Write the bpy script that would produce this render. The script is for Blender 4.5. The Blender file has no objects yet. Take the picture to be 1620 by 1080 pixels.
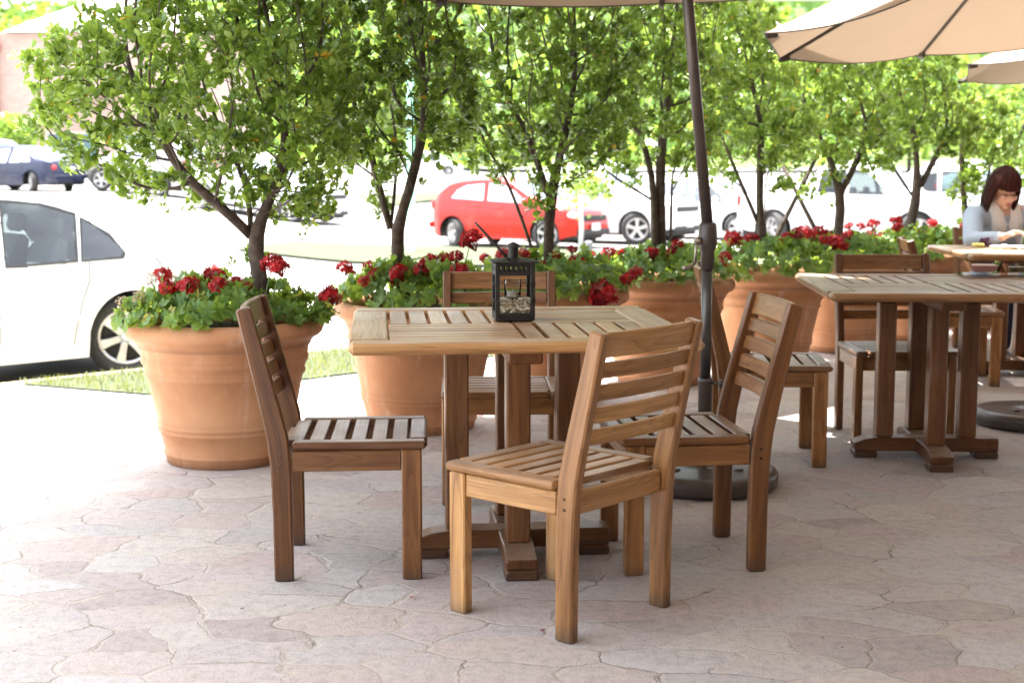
import bpy, bmesh, math, random
import numpy as np
from mathutils import Vector, Matrix, noise as mnoise

R = math.radians
SC = bpy.context.scene
COL = SC.collection

# ------------------------------------------------------------------ camera, light, exposure
CAM_H = 1.22
TH = math.atan(275 / 2250)
cd = bpy.data.cameras.new('camera')
cam = bpy.data.objects.new('camera', cd); COL.objects.link(cam)
cam.location = (0, 0, CAM_H); cam.rotation_euler = (R(90) - TH, 0, 0)
cd.sensor_width = 36; cd.lens = 50; cd.clip_start = 0.05; cd.clip_end = 3000
cd.dof.use_dof = True; cd.dof.focus_distance = 4.4; cd.dof.aperture_fstop = 4.5
SC.camera = cam

SUN_EL, SUN_AZ = R(77), R(133)           # azimuth as the math angle of the direction TOWARDS the sun
W = bpy.data.worlds.new('World'); SC.world = W; W.use_nodes = True
nt = W.node_tree; nt.nodes.clear()
sk = nt.nodes.new('ShaderNodeTexSky'); sk.sky_type = 'NISHITA'; sk.sun_disc = False
sk.sun_elevation = SUN_EL; sk.sun_rotation = R(90) - SUN_AZ
sk.air_density = 1.0; sk.dust_density = 3.0; sk.ozone_density = 0.7
bg = nt.nodes.new('ShaderNodeBackground'); bg.inputs['Strength'].default_value = 0.15
wo = nt.nodes.new('ShaderNodeOutputWorld')
hs_ = nt.nodes.new('ShaderNodeHueSaturation'); hs_.inputs['Saturation'].default_value = .42
nt.links.new(sk.outputs[0], hs_.inputs['Color']); nt.links.new(hs_.outputs[0], bg.inputs[0]); nt.links.new(bg.outputs[0], wo.inputs[0])
sd = bpy.data.lights.new('sun', 'SUN'); sd.energy = 3.8; sd.angle = R(0.53); sd.color = (1, .965, .92)
sun = bpy.data.objects.new('sun', sd); COL.objects.link(sun)
_d = Vector((math.cos(SUN_AZ) * math.cos(SUN_EL), math.sin(SUN_AZ) * math.cos(SUN_EL), math.sin(SUN_EL)))
sun.rotation_euler = _d.to_track_quat('Z', 'Y').to_euler(); sun.location = _d * 60
SC.view_settings.view_transform = 'Standard'; SC.view_settings.look = 'None'
SC.view_settings.exposure = 2.62; SC.view_settings.gamma = 1.0
SC.render.engine = 'CYCLES'
try:
    SC.cycles.max_bounces = 10; SC.cycles.transparent_max_bounces = 16; SC.cycles.diffuse_bounces = 5
    SC.cycles.use_denoising = True; SC.cycles.caustics_reflective = False; SC.cycles.caustics_refractive = False
    SC.cycles.sample_clamp_indirect = 6
except Exception:
    pass

# ------------------------------------------------------------------ frames of reference
SA = R(43)                                # the street, the kerb and the row of pots run this way
UX, UY = math.cos(SA), math.sin(SA)
NX, NY = -math.sin(SA), math.cos(SA)
def st(s, t): return (s * UX + t * NX, s * UY + t * NY)
def to_st(x, y): return (x * UX + y * UY, x * NX + y * NY)
def ss(a, b, v):
    v = min(1, max(0, (v - a) / (b - a))); return v * v * (3 - 2 * v)
KERB = 9.65
def gz(x, y):
    s, t = to_st(x, y)
    if t < 5.75: return 0.0
    if t < KERB + .05: return -.30 * (t - 5.75) / (KERB - 5.75)
    return -.42 - .12 * ss(10, 28, t) + .95 * ss(2, 14, -x) * ss(16, 46, y) + 1.15 * ss(40, 100, y)
def at(px, py, Y=None, z=None):
    """point of the photograph at world depth Y (or at height z)"""
    a = (px - 810) / 2250; b = (540 - py) / 2250
    c, s = math.cos(TH), math.sin(TH)
    d = Vector((a, c + b * s, -s + b * c))
    k = Y / d.y if z is None else (z - CAM_H) / d.z
    return Vector((0, 0, CAM_H)) + d * k

# ------------------------------------------------------------------ materials
def mat(name, base=(.5, .5, .5), rough=.6, metal=0.0, spec=.5):
    m = bpy.data.materials.new(name); m.use_nodes = True
    b = m.node_tree.nodes['Principled BSDF']
    b.inputs['Base Color'].default_value = (*base, 1)
    b.inputs['Roughness'].default_value = rough; b.inputs['Metallic'].default_value = metal
    b.inputs['Specular IOR Level'].default_value = spec
    return m, m.node_tree, b
def N(t, typ, **kw):
    n = t.nodes.new(typ)
    for k, v in kw.items():
        if k.startswith('i_'):
            key = k[2:]
            key = int(key) if key.isdigit() else key
            n.inputs[key].default_value = v
        else: setattr(n, k, v)
    return n
def ramp(t, stops, fac=None, interp='LINEAR'):
    r = t.nodes.new('ShaderNodeValToRGB'); r.color_ramp.interpolation = interp
    e = r.color_ramp.elements
    e[0].position, e[0].color = stops[0][0], (*stops[0][1], 1)
    e[1].position, e[1].color = stops[-1][0], (*stops[-1][1], 1)
    for p, c in stops[1:-1]:
        x = e.new(p); x.color = (*c, 1)
    if fac: t.links.new(fac, r.inputs[0])
    return r
def mixc(t, a, b, fac, blend='MIX'):
    m = t.nodes.new('ShaderNodeMix'); m.data_type = 'RGBA'; m.blend_type = blend
    for sock, v in ((m.inputs[0], fac), (m.inputs[6], a), (m.inputs[7], b)):
        if isinstance(v, (int, float)): sock.default_value = v
        elif isinstance(v, tuple): sock.default_value = (*v, 1) if len(v) == 3 else v
        else: t.links.new(v, sock)
    return m.outputs[2]
def math_(t, op, a, b=0.0, clamp=False):
    m = t.nodes.new('ShaderNodeMath'); m.operation = op; m.use_clamp = clamp
    for i, v in enumerate((a, b)):
        if isinstance(v, (int, float)): m.inputs[i].default_value = v
        else: t.links.new(v, m.inputs[i])
    return m.outputs[0]
def mrange(t, v, a, b, c=0.0, d=1.0):
    m = t.nodes.new('ShaderNodeMapRange'); m.interpolation_type = 'SMOOTHSTEP'
    t.links.new(v, m.inputs[0])
    for i, x in zip((1, 2, 3, 4), (a, b, c, d)):
        if isinstance(x, (int, float)): m.inputs[i].default_value = x
        else: t.links.new(x, m.inputs[i])
    return m.outputs[0]
def bump(t, b, h, strength=.3, dist=.01):
    n = N(t, 'ShaderNodeBump'); n.inputs['Strength'].default_value = strength; n.inputs['Distance'].default_value = dist
    t.links.new(h, n.inputs['Height']); t.links.new(n.outputs[0], b.inputs['Normal']); return n
def noise(t, vec, scale, detail=4, rough=.55, dim='3D'):
    n = N(t, 'ShaderNodeTexNoise', noise_dimensions=dim)
    n.inputs['Scale'].default_value = scale; n.inputs['Detail'].default_value = detail; n.inputs['Roughness'].default_value = rough
    if vec is not None: t.links.new(vec, n.inputs['Vector'])
    return n

def m_wood():
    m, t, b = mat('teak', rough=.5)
    g = N(t, 'ShaderNodeAttribute', attribute_name='grain')
    ti = N(t, 'ShaderNodeAttribute', attribute_name='tint')
    oi = N(t, 'ShaderNodeObjectInfo')
    mp = N(t, 'ShaderNodeMapping'); mp.inputs['Scale'].default_value = (2.2, 34, 34)
    t.links.new(g.outputs['Vector'], mp.inputs[0])
    n1 = noise(t, mp.outputs[0], 1.0, 6, .6)
    n1.inputs['Distortion'].default_value = .6
    mp4 = N(t, 'ShaderNodeMapping'); mp4.inputs['Scale'].default_value = (1.3, 15, 15); t.links.new(g.outputs['Vector'], mp4.inputs[0])
    n4 = noise(t, mp4.outputs[0], 1.0, 1.5, .4); n4.inputs['Distortion'].default_value = .8
    ring = math_(t, 'FRACT', math_(t, 'MULTIPLY', n4.outputs[0], 13))
    mp2 = N(t, 'ShaderNodeMapping'); mp2.inputs['Scale'].default_value = (5, 220, 220)
    t.links.new(g.outputs['Vector'], mp2.inputs[0])
    n2 = noise(t, mp2.outputs[0], 1.0, 3, .6)
    n3 = noise(t, g.outputs['Vector'], 5, 3, .5)
    r = ramp(t, [(.25, (.155, .078, .026)), (.42, (.285, .160, .062)), (.58, (.385, .232, .100)), (.78, (.475, .308, .150))], n1.outputs[0])
    c = mixc(t, r.outputs[0], ramp(t, [(.3, (.62, .55, .5)), (.62, (1, 1, 1))], n2.outputs[0]).outputs[0], .38, 'MULTIPLY')
    c = mixc(t, c, ramp(t, [(0, (.62, .55, .5)), (.25, (.9, .88, .86)), (.6, (1.05, 1.05, 1.05)), (1, (1.0, 1, 1))], ring).outputs[0], .75, 'MULTIPLY')
    c = mixc(t, c, ramp(t, [(0, (.60, .52, .47)), (.5, (.95, .93, .9)), (1, (1.25, 1.25, 1.22))], ti.outputs['Fac']).outputs[0], 1.0, 'MULTIPLY')
    c = mixc(t, c, (.36, .32, .28), mrange(t, n3.outputs[0], .55, .85, 0, .4))
    c = mixc(t, c, oi.outputs['Color'], 1.0, 'MULTIPLY')
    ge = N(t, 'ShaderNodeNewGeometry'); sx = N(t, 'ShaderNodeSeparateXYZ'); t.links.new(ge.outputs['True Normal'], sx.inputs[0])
    c = mixc(t, c, (.56, .46, .36), math_(t, 'MULTIPLY', mrange(t, sx.outputs[2], .8, .98), mrange(t, n3.outputs[0], .3, .7, .16, .56)))  # upward faces painted paler: bleached tops plus sky sheen put into the colour
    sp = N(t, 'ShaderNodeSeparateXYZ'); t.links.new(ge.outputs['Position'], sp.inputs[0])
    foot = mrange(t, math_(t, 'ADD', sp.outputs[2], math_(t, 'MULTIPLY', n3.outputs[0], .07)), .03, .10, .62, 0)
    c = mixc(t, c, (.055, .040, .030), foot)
    t.links.new(c, b.inputs['Base Color'])
    t.links.new(mrange(t, n2.outputs[0], .2, .8, .46, .28), b.inputs['Roughness'])
    bump(t, b, n2.outputs[0], .18, .003)
    return m
def m_paving():
    m, t, b = mat('flagstone', rough=.75, spec=.35)
    tc = N(t, 'ShaderNodeTexCoord')
    mp = N(t, 'ShaderNodeMapping'); mp.inputs['Rotation'].default_value = (0, 0, R(18)); mp.inputs['Scale'].default_value = (.82, 1.12, 1)
    t.links.new(tc.outputs['Object'], mp.inputs[0])
    wn = noise(t, mp.outputs[0], 2.4, 2, .5)
    wn2 = noise(t, mp.outputs[0], 13, 5, .7)
    def warp(src, nz, amt):
        v = N(t, 'ShaderNodeVectorMath', operation='SUBTRACT'); t.links.new(nz.outputs['Color'], v.inputs[0]); v.inputs[1].default_value = (.5, .5, .5)
        v2 = N(t, 'ShaderNodeVectorMath', operation='SCALE'); t.links.new(v.outputs[0], v2.inputs[0]); v2.inputs['Scale'].default_value = amt
        v3 = N(t, 'ShaderNodeVectorMath', operation='ADD'); t.links.new(src, v3.inputs[0]); t.links.new(v2.outputs[0], v3.inputs[1]); return v3.outputs[0]
    w = warp(warp(mp.outputs[0], wn, .24), wn2, .05)
    vc = N(t, 'ShaderNodeTexVoronoi', voronoi_dimensions='2D'); vc.inputs['Scale'].default_value = 5.0
    ve = N(t, 'ShaderNodeTexVoronoi', voronoi_dimensions='2D', feature='DISTANCE_TO_EDGE'); ve.inputs['Scale'].default_value = 5.0
    t.links.new(w, vc.inputs['Vector']); t.links.new(w, ve.inputs['Vector'])
    sep = N(t, 'ShaderNodeSeparateColor'); t.links.new(vc.outputs['Color'], sep.inputs[0])
    stone = ramp(t, [(0, (.37, .325, .31)), (.2, (.46, .41, .39)), (.38, (.43, .405, .40)), (.55, (.50, .46, .42)), (.72, (.45, .365, .345)), (.86, (.48, .46, .45)), (1, (.52, .48, .44))], sep.outputs[0])
    big = noise(t, mp.outputs[0], 7, 5, .65)
    fine = noise(t, tc.outputs['Object'], 140, 3, .7)
    c = mixc(t, stone.outputs[0], (.46, .405, .35), mrange(t, big.outputs[0], .42, .75, 0, .55))
    c = mixc(t, c, ramp(t, [(.3, (.62, .6, .6)), (.5, (1, 1, 1)), (.75, (1.12, 1.1, 1.08))], fine.outputs[0]).outputs[0], .75, 'MULTIPLY')
    mot = noise(t, tc.outputs['Object'], 28, 5, .75)
    c = mixc(t, c, ramp(t, [(.32, (.72, .70, .69)), (.5, (1, 1, 1)), (.68, (1.16, 1.15, 1.13))], mot.outputs[0]).outputs[0], .8, 'MULTIPLY')
    grit = noise(t, mp.outputs[0], 2.1, 6, .75)
    c = mixc(t, c, (.50, .44, .36), mrange(t, grit.outputs[0], .55, .72, 0, .6))
    mn = noise(t, mp.outputs[0], 1.6, 3, .6)
    width = mrange(t, mn.outputs[0], .35, .7, .010, .070)
    mort = mrange(t, ve.outputs['Distance'], math_(t, 'MULTIPLY', width, .55), width, 1, 0)
    sand = noise(t, tc.outputs['Object'], 260, 2, .7)
    mcol = ramp(t, [(.3, (.33, .29, .24)), (.5, (.47, .425, .36)), (.72, (.62, .565, .49))], sand.outputs[0])
    c = mixc(t, c, mcol.outputs[0], math_(t, 'MULTIPLY', mort, .62))
    cn = noise(t, mp.outputs[0], 3.1, 2, .5)
    off = ve.outputs['Distance']
    crack = math_(t, 'MULTIPLY', mrange(t, off, .004, .014, 1, 0), mrange(t, cn.outputs[0], .47, .62, 0, .72))
    c = mixc(t, c, (.10, .08, .065), crack)
    spots = N(t, 'ShaderNodeTexVoronoi'); spots.inputs['Scale'].default_value = 9; t.links.new(tc.outputs['Object'], spots.inputs['Vector'])
    c = mixc(t, c, (.07, .055, .05), mrange(t, spots.outputs['Distance'], .03, .05, .85, 0))
    t.links.new(c, b.inputs['Base Color'])
    h = math_(t, 'ADD', math_(t, 'MULTIPLY', mort, -.6), math_(t, 'ADD', math_(t, 'MULTIPLY', big.outputs[0], .7), math_(t, 'ADD', math_(t, 'MULTIPLY', fine.outputs[0], .35), math_(t, 'MULTIPLY', mot.outputs[0], .6))))
    h = math_(t, 'SUBTRACT', h, math_(t, 'MULTIPLY', crack, .8))
    bump(t, b, h, .55, .012)
    return m
def m_noise(name, stops, scale, rough=.8, bs=.3, bd=.01, detail=5, spec=.4):
    m, t, b = mat(name, rough=rough, spec=spec)
    tc = N(t, 'ShaderNodeTexCoord')
    n = noise(t, tc.outputs['Object'], scale, detail, .6)
    r = ramp(t, stops, n.outputs[0]); t.links.new(r.outputs[0], b.inputs['Base Color'])
    if bs: bump(t, b, n.outputs[0], bs, bd)
    return m
def m_terracotta():
    m, t, b = mat('terracotta', rough=.72, spec=.3)
    tc = N(t, 'ShaderNodeTexCoord'); oi = N(t, 'ShaderNodeObjectInfo')
    v = N(t, 'ShaderNodeVectorMath', operation='ADD'); t.links.new(tc.outputs['Object'], v.inputs[0])
    cr = N(t, 'ShaderNodeCombineXYZ'); t.links.new(math_(t, 'MULTIPLY', oi.outputs['Random'], 30), cr.inputs[0]); t.links.new(cr.outputs[0], v.inputs[1])
    n = noise(t, v.outputs[0], 3.2, 6, .6)
    r = ramp(t, [(.28, (.385, .178, .085)), (.5, (.485, .245, .122)), (.72, (.55, .30, .16))], n.outputs[0])
    mp = N(t, 'ShaderNodeMapping'); mp.inputs['Scale'].default_value = (16, 16, 1.6); t.links.new(v.outputs[0], mp.inputs[0])
    n2 = noise(t, mp.outputs[0], 1.0, 4, .6)
    c = mixc(t, r.outputs[0], (.66, .47, .36), mrange(t, n2.outputs[0], .54, .78, 0, .6))
    n3 = noise(t, v.outputs[0], 9, 5, .7)
    c = mixc(t, c, (.23, .10, .055), mrange(t, n3.outputs[0], .60, .8, 0, .65))
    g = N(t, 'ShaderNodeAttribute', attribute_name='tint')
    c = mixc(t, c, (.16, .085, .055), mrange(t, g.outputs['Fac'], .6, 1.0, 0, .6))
    t.links.new(c, b.inputs['Base Color'])
    f = noise(t, v.outputs[0], 60, 3, .6); bump(t, b, f.outputs[0], .12, .004)
    return m
def m_leaf(name, stops, trans=.4, rough=.38, ycol=(.75, .8, .12)):
    m, t, b = mat(name, rough=rough, spec=.5)
    ti = N(t, 'ShaderNodeAttribute', attribute_name='tint')
    r = ramp(t, stops, ti.outputs['Fac']); t.links.new(r.outputs[0], b.inputs['Base Color'])
    tr = N(t, 'ShaderNodeBsdfTranslucent')
    c = mixc(t, r.outputs[0], ycol, .28); t.links.new(mixc(t, c, (1.6, 1.6, 1.2), 1.0, 'MULTIPLY'), tr.inputs[0])
    mx = N(t, 'ShaderNodeMixShader'); mx.inputs[0].default_value = trans
    t.links.new(b.outputs[0], mx.inputs[1]); t.links.new(tr.outputs[0], mx.inputs[2])
    t.links.new(mx.outputs[0], t.nodes['Material Output'].inputs[0])
    return m
def m_fabric(name, col, trans=.45, tcol=None, scale=420):
    m, t, b = mat(name, base=col, rough=.85, spec=.2)
    tc = N(t, 'ShaderNodeTexCoord'); n = noise(t, tc.outputs['Object'], 5, 4, .6); w = noise(t, tc.outputs['Object'], scale, 2, .5)
    c = mixc(t, col, tuple(x * .86 for x in col), n.outputs[0]); t.links.new(c, b.inputs['Base Color'])
    bump(t, b, w.outputs[0], .2, .002)
    if trans:
        tr = N(t, 'ShaderNodeBsdfTranslucent'); tr.inputs[0].default_value = (*(tcol or col), 1)
        mx = N(t, 'ShaderNodeMixShader'); mx.inputs[0].default_value = trans
        t.links.new(b.outputs[0], mx.inputs[1]); t.links.new(tr.outputs[0], mx.inputs[2])
        t.links.new(mx.outputs[0], t.nodes['Material Output'].inputs[0])
    return m
def m_paint():
    m, t, b = mat('car_paint', rough=.28)
    oi = N(t, 'ShaderNodeObjectInfo'); tc = N(t, 'ShaderNodeTexCoord')
    n = noise(t, tc.outputs['Object'], 2.2, 4, .6)
    c = mixc(t, oi.outputs['Color'], (.45, .38, .28), mrange(t, n.outputs[0], .55, .85, 0, .18))
    t.links.new(c, b.inputs['Base Color']); b.inputs['Coat Weight'].default_value = .3; b.inputs['Coat Roughness'].default_value = .06
    return m
def m_thin_glass(name, col=(1, 1, 1), refl=.12):
    m = bpy.data.materials.new(name); m.use_nodes = True; t = m.node_tree; t.nodes.remove(t.nodes['Principled BSDF'])
    tr = N(t, 'ShaderNodeBsdfTransparent'); tr.inputs[0].default_value = (*col, 1)
    gl = N(t, 'ShaderNodeBsdfGlossy'); gl.inputs['Roughness'].default_value = .03
    fr = N(t, 'ShaderNodeLayerWeight'); fr.inputs[0].default_value = refl
    mx = N(t, 'ShaderNodeMixShader'); t.links.new(fr.outputs['Fresnel'], mx.inputs[0])
    t.links.new(tr.outputs[0], mx.inputs[1]); t.links.new(gl.outputs[0], mx.inputs[2]); t.links.new(mx.outputs[0], t.nodes['Material Output'].inputs[0])
    return m
def m_hair():
    m, t, b = mat('hair', rough=.55, spec=.18)
    g = N(t, 'ShaderNodeAttribute', attribute_name='grain')
    mp = N(t, 'ShaderNodeMapping'); mp.inputs['Scale'].default_value = (46, 1.2, 1); t.links.new(g.outputs['Vector'], mp.inputs[0])
    n = noise(t, mp.outputs[0], 1.0, 4, .6)
    r = ramp(t, [(.3, (.012, .003, .002)), (.55, (.045, .010, .007)), (.8, (.13, .030, .018))], n.outputs[0]); t.links.new(r.outputs[0], b.inputs['Base Color'])
    bump(t, b, n.outputs[0], .5, .006); return m
def m_brick():
    m, t, b = mat('pink_brick', rough=.85)
    tc = N(t, 'ShaderNodeTexCoord'); mp = N(t, 'ShaderNodeMapping'); mp.inputs['Rotation'].default_value = (R(90), 0, 0); t.links.new(tc.outputs['Object'], mp.inputs[0])
    br = N(t, 'ShaderNodeTexBrick'); t.links.new(mp.outputs[0], br.inputs['Vector'])
    br.inputs['Color1'].default_value = (.44, .31, .26, 1); br.inputs['Color2'].default_value = (.50, .37, .31, 1); br.inputs['Mortar'].default_value = (.46, .39, .34, 1)
    br.inputs['Scale'].default_value = 1.6; br.inputs['Mortar Size'].default_value = .02
    t.links.new(br.outputs[0], b.inputs['Base Color']); return m

M = {}
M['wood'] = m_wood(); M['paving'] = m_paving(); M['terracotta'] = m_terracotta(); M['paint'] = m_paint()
M['concrete'] = m_noise('concrete', [(.3, (.46, .44, .40)), (.7, (.62, .59, .54))], 3, .85, .2)
M['kerb'] = m_noise('kerb_yellow', [(.3, (.50, .40, .16)), (.7, (.68, .60, .36))], 4, .8, .2)
M['asphalt'] = m_noise('asphalt', [(.3, (.20, .19, .18)), (.7, (.30, .29, .275))], .5, .9, .3, .01, 8)
M['lawn'] = m_noise('lawn', [(.25, (.036, .050, .019)), (.5, (.056, .070, .029)), (.8, (.095, .10, .055))], 6, .9, .6, .03, 6)
M['soil'] = m_noise('soil', [(.3, (.02, .013, .009)), (.7, (.07, .045, .03))], 40, .95, .9, .02)
M['bark'] = m_noise('bark', [(.3, (.045, .032, .025)), (.55, (.10, .075, .06)), (.8, (.17, .14, .115))], 22, .9, .9, .012, 6)
M['leaf'] = m_leaf('tree_leaf', [(0, (.024, .065, .012)), (.35, (.070, .150, .024)), (.7, (.145, .245, .038)), (.93, (.24, .34, .07)), (.96, (.50, .30, .03)), (1, (.50, .28, .03))], .34, .24, (.62, .75, .13))
M['gleaf'] = m_leaf('geranium_leaf', [(0, (.040, .10, .018)), (.5, (.11, .225, .038)), (.9, (.21, .34, .07)), (1, (.40, .36, .06))], .32, .5)
M['petal'] = m_leaf('petal', [(0, (.17, .001, .004)), (.6, (.42, .004, .009)), (1, (.62, .012, .018))], .18, .55, (.5, .01, .02))
M['dry'] = m_leaf('dry_petal', [(0, (.30, .21, .16)), (1, (.50, .40, .33))], .2, .7, (.6, .5, .4))
M['stem'] = mat('stem', (.10, .17, .04), .6)[0]
M['fabric'] = m_fabric('parasol_fabric', (.54, .425, .31), .09, (.62, .45, .31))
M['added_awning'] = m_fabric('awning_fabric', (.72, .70, .67), .13, (.66, .65, .63))
M['pole'] = m_noise('brown_metal', [(.3, (.058, .045, .039)), (.7, (.090, .071, .061))], 12, .32, 0, spec=.5)
M['steel'] = mat('dark_steel', (.11, .105, .10), .35, .7)[0]
M['nickel'] = mat('nickel', (.42, .37, .30), .35, .8)[0]
M['rubber'] = m_noise('tyre_rubber', [(.3, (.035, .034, .033)), (.7, (.06, .058, .056))], 30, .8, .2)
M['rim'] = mat('alloy', (.62, .61, .60), .3, .6)[0]
M['dark'] = mat('dark_trim', (.02, .02, .02), .6)[0]
M['cglass'] = mat('car_glass', (.10, .12, .135), .04, 0, .9)[0]
M['clear_lamp'] = mat('clear_lamp', (.7, .7, .68), .15)[0]
M['red_lamp'] = mat('red_lamp', (.5, .02, .015), .2)[0]
M['amber_lamp'] = mat('amber_lamp', (.8, .3, .05), .2)[0]
M['plate'] = mat('plate', (.75, .75, .72), .5)[0]
M['black_iron'] = m_noise('black_iron', [(.3, (.006, .0055, .005)), (.7, (.016, .0145, .0135))], 60, .5, .15, .002, spec=.5)
M['pane'] = m_thin_glass('thin_glass', (.97, .98, .97), .12)
M['glass'] = m_thin_glass('dish_glass', (.93, .94, .94), .14)
M['auto_glass'] = m_thin_glass('auto_glass', (.46, .52, .52), .40)
M['pebble'] = m_noise('pebble', [(.3, (.58, .50, .36)), (.7, (.82, .76, .62))], 18, .7, .3)
M['wax'] = mat('wax', (.75, .72, .66), .5)[0]
M['white_paint'] = mat('white_paint', (.78, .77, .74), .6)[0]
M['green_paint'] = mat('green_paint', (.16, .42, .28), .5)[0]
M['grey_paint'] = mat('grey_paint', (.2, .2, .2), .6)[0]
M['seatcloth'] = m_fabric('seat_cloth', (.48, .46, .43), 0)
M['brick'] = m_brick()
M['redstone'] = m_noise('red_plaster', [(.3, (.42, .16, .12)), (.7, (.55, .24, .18))], 2, .85, .1)
M['cream'] = m_noise('cream_plaster', [(.3, (.58, .50, .40)), (.7, (.70, .62, .52))], 2, .85, .1)
M['wallb'] = m_noise('brown_plaster', [(.3, (.16, .11, .08)), (.7, (.22, .16, .12))], 2, .85, .1)
M['roofwhite'] = m_noise('pale_roof', [(.3, (.62, .58, .54)), (.7, (.75, .71, .67))], 3, .8, .1)
M['wglass'] = mat('window_glass', (.12, .2, .2), .08)[0]
M['hill'] = m_noise('hill_green', [(.3, (.07, .12, .03)), (.5, (.13, .19, .06)), (.75, (.24, .27, .12))], .12, .95, .5, 1.0, 8)
M['skin'] = m_noise('skin', [(.3, (.52, .30, .21)), (.7, (.60, .37, .27))], 14, .5, 0)
M['cardigan'] = m_fabric('blue_knit', (.42, .50, .60), 0, scale=160)
M['scarf'] = m_fabric('white_cloth', (.88, .87, .87), 0, scale=90)
M['denim'] = m_fabric('dark_denim', (.035, .045, .08), 0)
M['hair'] = m_hair()
M['lip'] = mat('lip', (.42, .14, .12), .45)[0]
M['paper'] = mat('paper', (.8, .8, .8), .7)[0]
M['pink_sauce'] = mat('pink_sauce', (.85, .42, .37), .35)[0]
M['brown_sauce'] = m_noise('brown_sauce', [(.35, (.07, .05, .02)), (.65, (.30, .24, .11))], 60, .4, .4)
M['yellow'] = mat('yellow_pack', (.75, .72, .20), .5)[0]
M['purple'] = mat('purple', (.10, .04, .10), .6)[0]
M['blackplastic'] = mat('phone_black', (.02, .02, .022), .3)[0]
M['drygrass'] = m_leaf('grass_blade', [(0, (.11, .135, .07)), (.6, (.165, .185, .105)), (1, (.28, .28, .20))], .2, .6)

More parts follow.
